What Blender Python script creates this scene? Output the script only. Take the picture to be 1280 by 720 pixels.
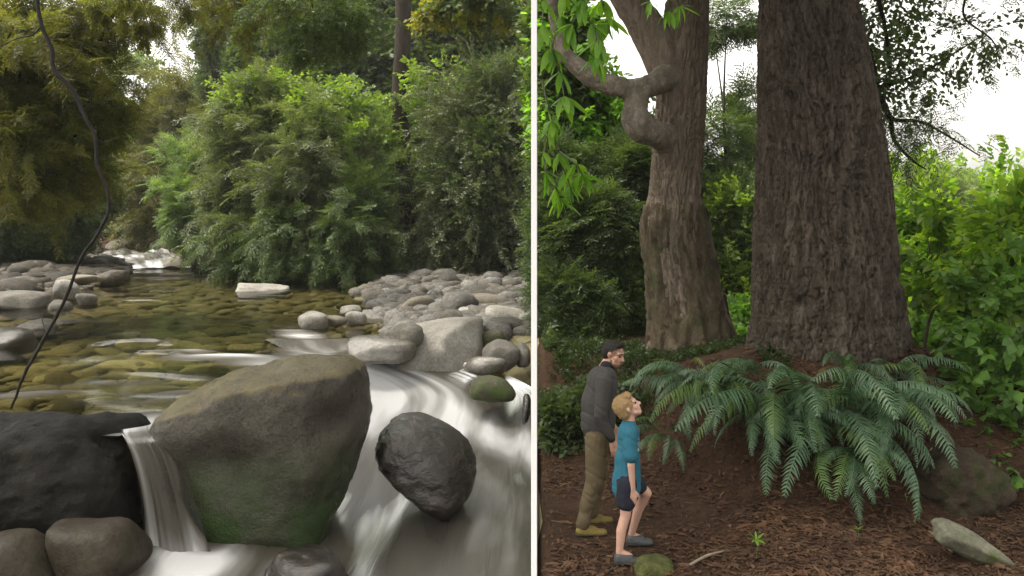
import bpy, math, random
import numpy as np
from mathutils import Vector, Matrix

for o in list(bpy.data.objects):
    bpy.data.objects.remove(o, do_unlink=True)
SC = bpy.context.scene
COL = SC.collection
RNG = np.random.default_rng(7)
random.seed(7)
R = math.radians

# ------------------------------------------------------------------ camera
CAM_Z = 2.9
FOC = 1100.0          # focal length in pixels of the 1280 wide photograph
HOR = 270.0           # row of the horizon in the photograph
cam_d = bpy.data.cameras.new("camera")
cam = bpy.data.objects.new("camera", cam_d)
COL.objects.link(cam)
cam.location = (0, 0, CAM_Z)
cam.rotation_euler = (R(90), 0, 0)
cam_d.sensor_width = 36
cam_d.lens = 36 * FOC / 1280
cam_d.shift_y = -(360 - HOR) / 1280
cam_d.clip_start = 0.1
cam_d.clip_end = 1000
SC.camera = cam

# ------------------------------------------------------------------ sky, sun, exposure
SUN_EL, SUN_AZ = R(60), R(-88)      # high on the left
w = bpy.data.worlds.new("World")
SC.world = w
w.use_nodes = True
nt = w.node_tree
bg = nt.nodes["Background"]
sky = nt.nodes.new("ShaderNodeTexSky")
sky.sky_type = 'NISHITA'
sky.sun_disc = False
sky.sun_elevation = SUN_EL
sky.sun_rotation = SUN_AZ
sky.dust_density = 4.0
sky.air_density = 1.0
hs = nt.nodes.new("ShaderNodeHueSaturation")      # an even white overcast
hs.inputs["Saturation"].default_value = 0.06
hs.inputs["Value"].default_value = 1.3
nt.links.new(sky.outputs[0], hs.inputs["Color"])
wm = nt.nodes.new("ShaderNodeMix")                # slightly warm cloud
wm.data_type = 'RGBA'
wm.blend_type = 'MULTIPLY'
wm.inputs[0].default_value = 1.0
wm.inputs[7].default_value = (1.04, 1.0, 0.92, 1)
nt.links.new(hs.outputs[0], wm.inputs[6])
nt.links.new(wm.outputs[2], bg.inputs[0])
bg.inputs[1].default_value = 0.15
HAZE = .0005
sun_d = bpy.data.lights.new("sun", 'SUN')
sun_d.energy = 1.5
sun_d.angle = R(14)
sun_d.color = (1.0, 0.92, 0.78)
sun = bpy.data.objects.new("sun", sun_d)
COL.objects.link(sun)
sv = Vector((math.sin(SUN_AZ) * math.cos(SUN_EL), math.cos(SUN_AZ) * math.cos(SUN_EL), math.sin(SUN_EL)))
sun.rotation_euler = (-sv).to_track_quat('-Z', 'Y').to_euler()
SC.view_settings.view_transform = 'Standard'
SC.view_settings.look = 'None'
SC.view_settings.exposure = 1.3
SC.view_settings.gamma = 1.0
SC.cycles.max_bounces = 8
SC.cycles.diffuse_bounces = 3
SC.cycles.glossy_bounces = 3
SC.cycles.transmission_bounces = 4
SC.cycles.transparent_max_bounces = 12
SC.cycles.use_denoising = True


# ------------------------------------------------------------------ helpers
def P(px, py, Y):
    return np.array([(px - 640) / FOC * Y, Y, CAM_Z - (py - HOR) / FOC * Y])


def PZ(px, py, z):
    return P(px, py, (CAM_Z - z) * FOC / (py - HOR))


def smooth(a, b, x):
    t = np.clip((np.asarray(x, float) - a) / (b - a), 0, 1)
    return t * t * (3 - 2 * t)


def unit(v):
    v = np.asarray(v, float)
    return v / np.maximum(np.linalg.norm(v, axis=-1, keepdims=True), 1e-9)


def _h(ix, iy, iz):
    n = (ix * 374761393 + iy * 668265263 + iz * 1274126177) & 0xFFFFFFFF
    n = ((n ^ (n >> 13)) * 1274126177) & 0xFFFFFFFF
    return ((n ^ (n >> 16)) & 0xFFFF) / 65535.0


def vnoise(p):
    p = np.asarray(p, float)
    i = np.floor(p).astype(np.int64)
    f = p - i
    f = f * f * (3 - 2 * f)
    x, y, z = i[..., 0], i[..., 1], i[..., 2]
    fx, fy, fz = f[..., 0], f[..., 1], f[..., 2]
    r = 0
    for a in (0, 1):
        for b in (0, 1):
            for c in (0, 1):
                r = r + _h(x + a, y + b, z + c) * (fx if a else 1 - fx) * (fy if b else 1 - fy) * (fz if c else 1 - fz)
    return r * 2 - 1


def fbm(p, octv=4, gain=0.5):
    p = np.asarray(p, float)
    s, a = 0, 1.0
    for k in range(octv):
        s = s + a * vnoise(p * 2 ** k + 17.3 * k)
        a *= gain
    return s


def mesh(name, V, F, mat=None, sm=False, uv=None):
    """V: (n,3); F: (m,3) or (m,4) array or list of those"""
    me = bpy.data.meshes.new(name)
    V = np.asarray(V, np.float32)
    Fs = F if isinstance(F, list) else [F]
    Fs = [np.asarray(f, np.int32) for f in Fs if len(f)]
    me.vertices.add(len(V))
    me.vertices.foreach_set("co", V.ravel())
    idx = np.concatenate([f.ravel() for f in Fs])
    tot = np.concatenate([np.full(len(f), f.shape[1], np.int32) for f in Fs])
    st = np.concatenate([[0], np.cumsum(tot)[:-1]]).astype(np.int32)
    me.loops.add(len(idx))
    me.loops.foreach_set("vertex_index", idx)
    me.polygons.add(len(tot))
    me.polygons.foreach_set("loop_start", st)
    me.polygons.foreach_set("loop_total", tot)
    if sm:
        me.polygons.foreach_set("use_smooth", np.ones(len(tot), bool))
    if uv is not None:
        l = me.uv_layers.new(name="flow")
        l.data.foreach_set("uv", np.asarray(uv, np.float32)[idx].ravel())
    if mat:
        me.materials.append(mat)
    me.update()
    me.validate()
    return me


def link(name, me, parent=None, label=None, cat=None, group=None, kind=None, loc=None):
    o = bpy.data.objects.new(name, me)
    COL.objects.link(o)
    if parent is not None:
        o.parent = parent
    for k, v in (("label", label), ("category", cat), ("group", group), ("kind", kind)):
        if v:
            o[k] = v
    if loc is not None:
        o.location = [float(c) for c in loc]
    return o


def thing(name, label, cat, loc=(0, 0, 0), group=None, rz=0):
    o = link(name, None, None, label, cat, group, loc=loc)
    o.rotation_euler.z = rz
    return o


def grid_faces(nu, nv, wrap=False):
    a = np.arange(nu * nv).reshape(nu, nv)
    if wrap:
        b = np.concatenate([a, a[:, :1]], 1)
    else:
        b = a
    return np.stack([b[:-1, :-1], b[:-1, 1:], b[1:, 1:], b[1:, :-1]], -1).reshape(-1, 4)


def catmull(pts, n):
    pts = np.asarray(pts, float)
    k = len(pts)
    ext = np.concatenate([[2 * pts[0] - pts[1]], pts, [2 * pts[-1] - pts[-2]]])
    t = np.linspace(0, k - 1, n)
    i = np.minimum(t.astype(int), k - 2)
    u = (t - i)[:, None]
    a, b, c, d = ext[i], ext[i + 1], ext[i + 2], ext[i + 3]
    return 0.5 * ((2 * b) + (c - a) * u + (2 * a - 5 * b + 4 * c - d) * u ** 2 + (3 * b - a - 3 * c + d) * u ** 3)


def tube(pts, rad, seg=8, n=None, cap=True):
    """-> V, F(quads). pts control points, rad per control point"""
    pts = np.asarray(pts, float)
    rad = np.asarray(rad, float) if np.ndim(rad) else np.full(len(pts), float(rad))
    if n:
        q = catmull(np.concatenate([pts, rad[:, None]], 1), n)
        pts, rad = q[:, :3], np.maximum(q[:, 3], 1e-4)
    T = unit(np.gradient(pts, axis=0))
    ref = np.array([0.31, 0.2, 0.93]) if abs(T[:, 2]).mean() < 0.8 else np.array([1.0, 0.1, 0])
    A = unit(np.cross(T, ref))
    B = np.cross(T, A)
    an = np.linspace(0, 2 * np.pi, seg, endpoint=False)
    V = pts[:, None] + rad[:, None, None] * (np.cos(an)[None, :, None] * A[:, None] + np.sin(an)[None, :, None] * B[:, None])
    V = V.reshape(-1, 3)
    F = grid_faces(len(pts), seg, True)
    if cap:
        m = len(pts)
        V = np.concatenate([V, pts[:1], pts[-1:]])
        c0, c1 = m * seg, m * seg + 1
        j = np.arange(seg)
        k = (j + 1) % seg
        F = [F, np.stack([np.full(seg, c0), k, j], 1), np.stack([np.full(seg, c1), (m - 1) * seg + j, (m - 1) * seg + k], 1)]
    else:
        F = [F]
    return V, F


class MB:
    def __init__(self):
        self.V, self.Q, self.T, self.n = [], [], [], 0

    def add(self, V, F):
        for f in (F if isinstance(F, list) else [F]):
            f = np.asarray(f)
            if len(f) == 0:
                continue
            (self.Q if f.shape[1] == 4 else self.T).append(f + self.n)
        self.V.append(np.asarray(V, float))
        self.n += len(V)

    def build(self, name, mat, sm=False):
        F = []
        if self.Q:
            F.append(np.concatenate(self.Q))
        if self.T:
            F.append(np.concatenate(self.T))
        return mesh(name, np.concatenate(self.V), F, mat, sm)


# ------------------------------------------------------------------ materials
def new_mat(name):
    m = bpy.data.materials.new(name)
    m.use_nodes = True
    t = m.node_tree
    t.nodes.clear()
    out = t.nodes.new("ShaderNodeOutputMaterial")
    return m, t, out


def N(t, typ, **kw):
    n = t.nodes.new(typ)
    for k, v in kw.items():
        if k.startswith("i_"):
            n.inputs[k[2:].replace("_", " ")].default_value = v
        else:
            setattr(n, k, v)
    return n


def ramp(t, src, stops, interp='LINEAR'):
    r = t.nodes.new("ShaderNodeValToRGB")
    r.color_ramp.interpolation = interp
    e = r.color_ramp.elements
    while len(e) < len(stops):
        e.new(0.5)
    for i, (p, c) in enumerate(stops):
        e[i].position = p
        e[i].color = (*c, 1) if len(c) == 3 else c
    t.links.new(src, r.inputs[0])
    return r.outputs[0]


def noise_tex(t, scale, detail=5, rough=0.55, vec=None, dist=0.0):
    n = N(t, "ShaderNodeTexNoise")
    n.inputs["Scale"].default_value = scale
    n.inputs["Detail"].default_value = detail
    n.inputs["Roughness"].default_value = rough
    n.inputs["Distortion"].default_value = dist
    if vec is not None:
        t.links.new(vec, n.inputs["Vector"])
    return n.outputs[0]


def mixc(t, fac, a, b, mode='MIX'):
    m = N(t, "ShaderNodeMix", data_type='RGBA', blend_type=mode)
    for s, v in ((0, fac), (6, a), (7, b)):
        if hasattr(v, "links"):
            t.links.new(v, m.inputs[s])
        elif np.ndim(v):
            m.inputs[s].default_value = (*v, 1)
        else:
            m.inputs[s].default_value = v
    return m.outputs[2]


def bump(t, h, strength, dist):
    b = N(t, "ShaderNodeBump")
    b.inputs["Strength"].default_value = strength
    b.inputs["Distance"].default_value = dist
    t.links.new(h, b.inputs["Height"])
    return b.outputs[0]


def leaf_mat(name, cols, trans=0.35, rough=0.45, spec=0.35, tcol=None):
    """colour per leaf (random per island); cols: list of linear rgb"""
    m, t, out = new_mat(name)
    g = N(t, "ShaderNodeNewGeometry")
    oi = N(t, "ShaderNodeObjectInfo")
    ad = N(t, "ShaderNodeMath", operation='ADD')
    t.links.new(g.outputs["Random Per Island"], ad.inputs[0])
    t.links.new(oi.outputs["Random"], ad.inputs[1])
    fr = N(t, "ShaderNodeMath", operation='FRACT')
    t.links.new(ad.outputs[0], fr.inputs[0])
    k = len(cols)
    c = ramp(t, fr.outputs[0], [(i / max(k - 1, 1), cols[i]) for i in range(k)])
    tc = N(t, "ShaderNodeTexCoord")
    nz = noise_tex(t, 0.9, 3, vec=tc.outputs["Object"])
    c = mixc(t, ramp(t, nz, [(0.35, (0, 0, 0)), (0.65, (0.5, 0.5, 0.5))]), c, cols[-1])
    nz2 = noise_tex(t, 2.3, 4, .6, tc.outputs["Object"])
    c = mixc(t, 1.0, c, ramp(t, nz2, [(.33, (.6, .62, .62)), (.5, (1, 1, 1)), (.68, (1.35, 1.3, 1.15))]), 'MULTIPLY')
    p = N(t, "ShaderNodeBsdfPrincipled")
    p.inputs["Roughness"].default_value = rough
    p.inputs["Specular IOR Level"].default_value = spec
    t.links.new(c, p.inputs["Base Color"])
    tr = N(t, "ShaderNodeBsdfTranslucent")
    tcx = mixc(t, 1.0, c, tcol or (1.5, 1.6, 0.6), 'MULTIPLY')
    t.links.new(tcx, tr.inputs[0])
    mx = N(t, "ShaderNodeMixShader")
    mx.inputs[0].default_value = trans
    t.links.new(p.outputs[0], mx.inputs[1])
    t.links.new(tr.outputs[0], mx.inputs[2])
    t.links.new(mx.outputs[0], out.inputs[0])
    return m


def rock_mat(name, a, b, c, rough=0.75, scale=3.0, moss=0.0, mosscol=(0.05, 0.075, 0.018), wet=False, varied=False, bmp=0.5):
    m, t, out = new_mat(name)
    tc = N(t, "ShaderNodeTexCoord")
    vec = tc.outputs["Object"]
    if varied:
        oi = N(t, "ShaderNodeObjectInfo")
        mp = N(t, "ShaderNodeVectorMath", operation='ADD')
        sc = N(t, "ShaderNodeVectorMath", operation='SCALE')
        t.links.new(oi.outputs["Random"], sc.inputs[0])
        sc.inputs["Scale"].default_value = 40
        t.links.new(vec, mp.inputs[0])
        t.links.new(sc.outputs[0], mp.inputs[1])
        vec = mp.outputs[0]
    n1 = noise_tex(t, scale, 6, 0.6, vec)
    n2 = noise_tex(t, scale * 9, 5, 0.65, vec)
    col = ramp(t, n1, [(0.3, a), (0.55, b), (0.75, c)])
    col = mixc(t, ramp(t, n2, [(0.4, (0, 0, 0)), (0.7, (0.55, 0.55, 0.55))]), col, tuple(0.35 * x for x in a))
    if varied:
        vr = N(t, "ShaderNodeObjectInfo")
        col = mixc(t, 1.0, col, ramp(t, vr.outputs["Random"], [(0, (0.35, 0.34, 0.33)), (0.35, (.85, .79, .70)), (0.7, (.95, .95, .95)), (1, (1.6, 1.6, 1.6))]), 'MULTIPLY')
    if moss:
        g = N(t, "ShaderNodeNewGeometry")
        n3 = noise_tex(t, scale * 0.8, 6, 0.7, vec, 0.5)
        mf = ramp(t, n3, [(0.62 - moss * 0.35, (0, 0, 0)), (0.72 - moss * 0.3, (1, 1, 1))])
        col = mixc(t, mf, col, mosscol)
    p = N(t, "ShaderNodeBsdfPrincipled")
    t.links.new(col, p.inputs["Base Color"])
    if wet:
        rr = ramp(t, n1, [(0.35, (0.05,) * 3), (0.7, (0.2,) * 3)])
        t.links.new(rr, p.inputs["Roughness"])
        p.inputs["Specular IOR Level"].default_value = 0.9
    else:
        p.inputs["Roughness"].default_value = rough
        p.inputs["Specular IOR Level"].default_value = 0.25
    mxh = N(t, "ShaderNodeMath", operation='MULTIPLY_ADD')
    t.links.new(n2, mxh.inputs[0])
    mxh.inputs[1].default_value = 0.35
    t.links.new(n1, mxh.inputs[2])
    t.links.new(bump(t, mxh.outputs[0], bmp, 0.06), p.inputs["Normal"])
    t.links.new(p.outputs[0], out.inputs[0])
    return m


def simple_mat(name, col, rough=0.7, var=0.25, scale=20, bmp=0.2, spec=0.3, stretch=None):
    m, t, out = new_mat(name)
    tc = N(t, "ShaderNodeTexCoord")
    vec = tc.outputs["Object"]
    if stretch:
        mp = N(t, "ShaderNodeMapping")
        mp.inputs["Scale"].default_value = stretch
        t.links.new(vec, mp.inputs[0])
        vec = mp.outputs[0]
    n1 = noise_tex(t, scale, 5, 0.6, vec)
    a = tuple(c * (1 - var) for c in col)
    b = tuple(min(1, c * (1 + var)) for c in col)
    c = ramp(t, n1, [(0.3, a), (0.7, b)])
    p = N(t, "ShaderNodeBsdfPrincipled")
    t.links.new(c, p.inputs["Base Color"])
    p.inputs["Roughness"].default_value = rough
    p.inputs["Specular IOR Level"].default_value = spec
    if bmp:
        t.links.new(bump(t, n1, bmp, 0.02), p.inputs["Normal"])
    t.links.new(p.outputs[0], out.inputs[0])
    return m


def bark_mat(name, a, b, c, scale=6, moss=0.0, stretch=(1, 1, 0.22), bmp=0.8):
    m, t, out = new_mat(name)
    tc = N(t, "ShaderNodeTexCoord")
    mp = N(t, "ShaderNodeMapping")
    mp.inputs["Scale"].default_value = stretch
    t.links.new(tc.outputs["Object"], mp.inputs[0])
    n1 = noise_tex(t, scale, 7, 0.7, mp.outputs[0], 0.6)
    n2 = noise_tex(t, 1.1, 5, 0.65, tc.outputs["Object"])
    n3 = noise_tex(t, scale * 5, 4, 0.7, mp.outputs[0])
    col = ramp(t, n1, [(0.3, a), (0.5, b), (0.72, c)])
    col = mixc(t, ramp(t, n2, [(0.42, (0, 0, 0)), (0.62, (0.6,) * 3)]), col, tuple(0.55 * x for x in (b[0], b[1] * 1.05, b[2])))
    col = mixc(t, ramp(t, n3, [(0.55, (0, 0, 0)), (0.75, (0.6,) * 3)]), col, tuple(1.5 * x for x in c))
    if moss:
        n4 = noise_tex(t, 2.2, 6, 0.7, tc.outputs["Object"])
        col = mixc(t, ramp(t, n4, [(0.7 - moss * 0.3, (0, 0, 0)), (0.85 - moss * 0.3, (0.8,) * 3)]), col, (0.045, 0.06, 0.02))
    p = N(t, "ShaderNodeBsdfPrincipled")
    t.links.new(col, p.inputs["Base Color"])
    p.inputs["Roughness"].default_value = 0.9
    p.inputs["Specular IOR Level"].default_value = 0.15
    hm = N(t, "ShaderNodeMath", operation='MULTIPLY_ADD')
    t.links.new(n3, hm.inputs[0])
    hm.inputs[1].default_value = .45
    t.links.new(n1, hm.inputs[2])
    t.links.new(bump(t, hm.outputs[0], bmp, 0.05), p.inputs["Normal"])
    t.links.new(p.outputs[0], out.inputs[0])
    return m


M = {}
M['leaf_grey'] = leaf_mat("leaf_grey", [(.085, .105, .048), (.125, .145, .072), (.175, .195, .11), (.09, .12, .05)], .38)
M['leaf_thick'] = leaf_mat("leaf_thicket", [(.065, .08, .04), (.095, .11, .06), (.13, .145, .09), (.05, .065, .03)], .3)
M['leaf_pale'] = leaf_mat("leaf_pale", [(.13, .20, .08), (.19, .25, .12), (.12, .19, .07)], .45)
M['leaf_mid'] = leaf_mat("leaf_mid", [(.06, .095, .028), (.09, .13, .042), (.05, .08, .028)], .4)
M['leaf_lime'] = leaf_mat("leaf_lime", [(.13, .20, .03), (.19, .25, .05), (.10, .17, .03)], .5)
M['leaf_olive'] = leaf_mat("leaf_olive", [(.11, .11, .04), (.15, .14, .05), (.08, .09, .03)], .45)
M['leaf_brown'] = leaf_mat("leaf_brown", [(.105, .09, .024), (.135, .105, .036), (.085, .10, .022), (.11, .13, .026)], .55)
M['leaf_dark'] = leaf_mat("leaf_dark", [(.06, .09, .038), (.085, .12, .05), (.045, .07, .03)], .45)
M['leaf_mist'] = leaf_mat("leaf_mist", [(.17, .22, .11), (.22, .27, .15), (.14, .19, .09)], .5)  # mist of the far trees put into the pale leaf colour
M['leaf_bright'] = leaf_mat("leaf_bright", [(.15, .31, .03), (.22, .38, .045), (.10, .24, .03)], .5)
M['leaf_sun'] = leaf_mat("leaf_sun", [(.22, .34, .04), (.32, .43, .06), (.15, .26, .035), (.08, .17, .03)], .62)
M['leaf_shade'] = leaf_mat("leaf_shade", [(.10, .20, .045), (.15, .27, .06), (.08, .16, .04)], .5)
M['leaf_gold'] = leaf_mat("leaf_gold", [(.22, .20, .02), (.26, .22, .03), (.14, .17, .02)], .5)
M['fern'] = leaf_mat("fern_green", [(.055, .115, .06), (.085, .155, .085), (.045, .09, .045)], .25, rough=.4, spec=.5)
M['fern_gold'] = leaf_mat("fern_yellow_green", [(.10, .12, .02), (.14, .15, .03), (.07, .10, .02)], .35)
M['frond_dead'] = leaf_mat("frond_dead", [(.10, .06, .025), (.14, .09, .04)], .2)
M['fern_young'] = leaf_mat("fern_young", [(.07, .13, .04), (.09, .15, .05)], .35)
M['litter'] = leaf_mat("litter_brown", [(.055, .028, .017), (.08, .040, .024), (.035, .02, .013), (.11, .066, .04)], .0, rough=.85, spec=.15)
M['grass'] = leaf_mat("grass_green", [(.03, .05, .015), (.04, .065, .018), (.025, .04, .012)], .3)

M['rock_pale'] = rock_mat("rock_pale", (.17, .165, .155), (.27, .26, .24), (.38, .37, .35), varied=True)
M['rock_light'] = rock_mat("rock_light", (.19, .175, .15), (.29, .275, .245), (.40, .385, .355))
M['rock_tan'] = rock_mat("rock_tan", (.11, .098, .075), (.17, .152, .118), (.26, .24, .195), varied=False)
M['rock_grey'] = rock_mat("rock_grey", (.09, .085, .075), (.15, .14, .12), (.24, .22, .19), varied=False)
M['rock_wetpale'] = rock_mat("rock_wetpale", (.08, .07, .055), (.15, .135, .11), (.24, .225, .19), wet=True, scale=4, bmp=.5)
M['rock_wet'] = rock_mat("rock_wet", (.008, .006, .004), (.022, .016, .011), (.06, .044, .03), wet=True, scale=5, bmp=.7)
M['rock_mossy'] = rock_mat("rock_mossy", (.05, .05, .03), (.09, .085, .05), (.14, .13, .09), moss=.45)
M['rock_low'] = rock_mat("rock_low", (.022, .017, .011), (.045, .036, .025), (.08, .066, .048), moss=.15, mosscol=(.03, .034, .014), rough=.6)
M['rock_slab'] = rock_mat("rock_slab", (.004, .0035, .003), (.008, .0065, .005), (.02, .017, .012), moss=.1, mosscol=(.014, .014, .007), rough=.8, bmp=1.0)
M['cobble'] = rock_mat("cobble_bank", (.065, .06, .052), (.12, .115, .105), (.22, .22, .217), varied=True, scale=5, bmp=.3)
M['cobble_brown'] = rock_mat("cobble_brown", (.04, .035, .028), (.075, .066, .052), (.17, .155, .13), varied=True, scale=5, bmp=.3)
M['cobble_bed'] = rock_mat("cobble_bed", (.13, .125, .078), (.235, .222, .14), (.37, .35, .24), varied=True, scale=5, bmp=.2)
M['stone_green'] = rock_mat("stone_green", (.10, .10, .07), (.16, .155, .11), (.23, .22, .17), moss=.3, mosscol=(.08, .10, .035))
M['moss'] = rock_mat("moss_clump", (.06, .07, .02), (.11, .12, .035), (.17, .17, .06), scale=9, bmp=1.0)
M['earth'] = rock_mat("earth_root", (.030, .022, .015), (.056, .041, .028), (.10, .075, .052), moss=.4, mosscol=(.03, .035, .012), rough=.95, bmp=1.0)

M['bark_big'] = bark_mat("bark_big", (.025, .0195, .0145), (.069, .055, .043), (.16, .133, .108), 12)
M['bark_lean'] = bark_mat("bark_lean", (.085, .066, .05), (.18, .143, .108), (.30, .25, .20), 10, moss=.15, stretch=(1.6, 1.6, .16))
M['bark_moss'] = bark_mat("bark_moss", (.034, .027, .017), (.08, .063, .041), (.14, .112, .078), 9, moss=.45, stretch=(1, 1, .5))
M['bark_limb'] = bark_mat("bark_limb", (.10, .08, .06), (.17, .14, .11), (.27, .23, .19), 9, moss=.1, stretch=(.7, 1, 1), bmp=.7)
M['bark_burl'] = bark_mat("bark_burl", (.10, .08, .06), (.20, .17, .135), (.33, .295, .25), 8, stretch=(1, 1, .7), bmp=.8)
M['bark_dark'] = bark_mat("bark_dark", (.012, .009, .007), (.03, .023, .017), (.06, .047, .035), 9)
M['twig'] = simple_mat("twig_grey", (.07, .055, .04), .8)
M['twig_pale'] = simple_mat("twig_pale", (.22, .18, .13), .8)
M['stick'] = simple_mat("stick_black", (.012, .009, .008), .6)
M['stem_green'] = simple_mat("stem_green", (.06, .08, .03), .6)
M['white_paint'] = simple_mat("white_paint", (.93, .93, .93), .45, var=.02, bmp=.0)


# ground: forest floor
def ground_mat():
    m, t, out = new_mat("forest_floor")
    tc = N(t, "ShaderNodeTexCoord")
    n1 = noise_tex(t, 1.3, 6, .65, tc.outputs["Object"])
    n2 = noise_tex(t, 22, 6, .75, tc.outputs["Object"], .8)
    n3 = noise_tex(t, 70, 4, .7, tc.outputs["Object"])
    c = ramp(t, n1, [(.3, (.022, .014, .009)), (.55, (.048, .028, .018)), (.75, (.075, .048, .032))])
    c = mixc(t, ramp(t, n2, [(.45, (0, 0, 0)), (.65, (.8,) * 3)]), c, (.09, .05, .03))
    c = mixc(t, ramp(t, n3, [(.55, (0, 0, 0)), (.72, (.7,) * 3)]), c, (.018, .012, .008))
    p = N(t, "ShaderNodeBsdfPrincipled")
    t.links.new(c, p.inputs["Base Color"])
    p.inputs["Roughness"].default_value = .95
    p.inputs["Specular IOR Level"].default_value = .1
    t.links.new(bump(t, n2, 1.0, .03), p.inputs["Normal"])
    t.links.new(p.outputs[0], out.inputs[0])
    return m


M['floor'] = ground_mat()


def bed_mat():
    m, t, out = new_mat("stream_gravel")
    tc = N(t, "ShaderNodeTexCoord")
    v = N(t, "ShaderNodeTexVoronoi")
    v.inputs["Scale"].default_value = 5.5
    t.links.new(tc.outputs["Object"], v.inputs["Vector"])
    n1 = noise_tex(t, .7, 5, .6, tc.outputs["Object"])
    c = mixc(t, .55, ramp(t, v.outputs["Color"], [(.2, (.09, .085, .04)), (.6, (.20, .18, .08)), (.9, (.30, .27, .14))]),
             ramp(t, n1, [(.35, (.07, .055, .028)), (.65, (.17, .14, .06))]))
    p = N(t, "ShaderNodeBsdfPrincipled")
    t.links.new(c, p.inputs["Base Color"])
    p.inputs["Roughness"].default_value = .8
    inv = N(t, "ShaderNodeMath", operation='SUBTRACT')
    inv.inputs[0].default_value = 1.0
    t.links.new(v.outputs["Distance"], inv.inputs[1])
    t.links.new(bump(t, inv.outputs[0], .8, .05), p.inputs["Normal"])
    t.links.new(p.outputs[0], out.inputs[0])
    return m


M['bed'] = bed_mat()


def water_mat(name, foam, tint=(.70, .66, .42), rough=.12, wave=1.0):
    """clear tinted water; foam > 0 adds silky long-exposure streaks along the flow (uv.x = along, uv.y = across)"""
    m, t, out = new_mat(name)
    tr = N(t, "ShaderNodeBsdfTransparent")
    tr.inputs[0].default_value = (*tint, 1)
    gl = N(t, "ShaderNodeBsdfGlossy")
    gl.inputs["Roughness"].default_value = rough
    gl.inputs[0].default_value = (.65, .65, .65, 1)
    tc = N(t, "ShaderNodeTexCoord")
    uvm = N(t, "ShaderNodeUVMap", uv_map="flow")
    mp = N(t, "ShaderNodeMapping")
    mp.inputs["Scale"].default_value = (.5, 1.6, 1) if not foam else (.25, 3.2, 1)
    t.links.new(uvm.outputs[0], mp.inputs[0])
    n1 = noise_tex(t, 2.0, 4, .55, mp.outputs[0], .4)
    bn = bump(t, n1, .35 * wave, .05)
    fr = N(t, "ShaderNodeFresnel")
    fr.inputs["IOR"].default_value = 1.33
    t.links.new(bn, fr.inputs["Normal"])
    t.links.new(bn, gl.inputs["Normal"])
    mx = N(t, "ShaderNodeMixShader")
    t.links.new(fr.outputs[0], mx.inputs[0])
    t.links.new(tr.outputs[0], mx.inputs[1])
    t.links.new(gl.outputs[0], mx.inputs[2])
    sh = mx.outputs[0]
    at = N(t, "ShaderNodeAttribute", attribute_name="foam")
    mp2 = N(t, "ShaderNodeMapping")
    mp2.inputs["Scale"].default_value = (.20, 1.5, 1)
    t.links.new(uvm.outputs[0], mp2.inputs[0])
    n2 = noise_tex(t, 1.6, 3, .5, mp2.outputs[0], .5)
    s1 = N(t, "ShaderNodeMath", operation='SUBTRACT')
    t.links.new(n2, s1.inputs[0])
    s1.inputs[1].default_value = .5
    s2 = N(t, "ShaderNodeMath", operation='MULTIPLY_ADD')
    t.links.new(s1.outputs[0], s2.inputs[0])
    s2.inputs[1].default_value = 1.6
    t.links.new(at.outputs["Fac"], s2.inputs[2])
    # where there is no foam at all keep the water clear
    s3 = N(t, "ShaderNodeMath", operation='MULTIPLY')
    t.links.new(s2.outputs[0], s3.inputs[0])
    t.links.new(ramp(t, at.outputs["Fac"], [(0.02, (0, 0, 0)), (.25, (1, 1, 1))]), s3.inputs[1])
    alpha = ramp(t, s3.outputs[0], [(0.0, (0, 0, 0)), (.22, (.85,) * 3), (.8, (.97,) * 3)])
    df = N(t, "ShaderNodeBsdfPrincipled")
    t.links.new(ramp(t, s3.outputs[0], [(.05, (.028, .023, .015)), (.36, (.062, .055, .044)), (.66, (.20, .197, .19)), (.95, (.56, .56, .57))]), df.inputs["Base Color"])
    df.inputs["Specular IOR Level"].default_value = .2
    df.inputs["Roughness"].default_value = .6
    t.links.new(bn, df.inputs["Normal"])
    m2 = N(t, "ShaderNodeMixShader")
    t.links.new(alpha, m2.inputs[0])
    t.links.new(sh, m2.inputs[1])
    t.links.new(df.outputs[0], m2.inputs[2])
    t.links.new(m2.outputs[0], out.inputs[0])
    return m


M['pool'] = water_mat("pool_water", 0, tint=(.86, .82, .60), rough=.10, wave=.25)
M['rapid'] = water_mat("rapid_water", 1, tint=(.62, .58, .42), rough=.25, wave=.5)

# ------------------------------------------------------------------ terrain
ZP = 0.9                                     # pool level
ZL_Y = [0, 6, 7.46, 8.55, 9.83, 11.2, 12.25, 13.08, 13.7]
ZL_Z = [-.2, -.17, -.15, -.13, -.05, .15, .45, .72, .9]
REDGE = ([5, 12.6, 14, 15, 17.6, 23, 26.8, 29, 35, 40, 47], [1.8, 1.7, -.6, -1.9, -2.6, -3.8, -3.9, -7.7, -11.2, -14.5, -17])
LEDGE = ([0, 19, 27, 35, 40, 47], [-12, -11.3, -12.5, -15.6, -19.6, -24])
DAM = ([-8, -3.64, -3.35, -2.88, -2.5, -1.55, -.5, 1.5], [8, 8, 8.4, 10.2, 12.6, 14.0, 14.5, 14.5])


def bound(Y):
    return .0245 * Y


def rapid_z(Y):
    return np.interp(Y, ZL_Y, ZL_Z)


def bank_field(x, Y):
    return .9 + .0


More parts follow.
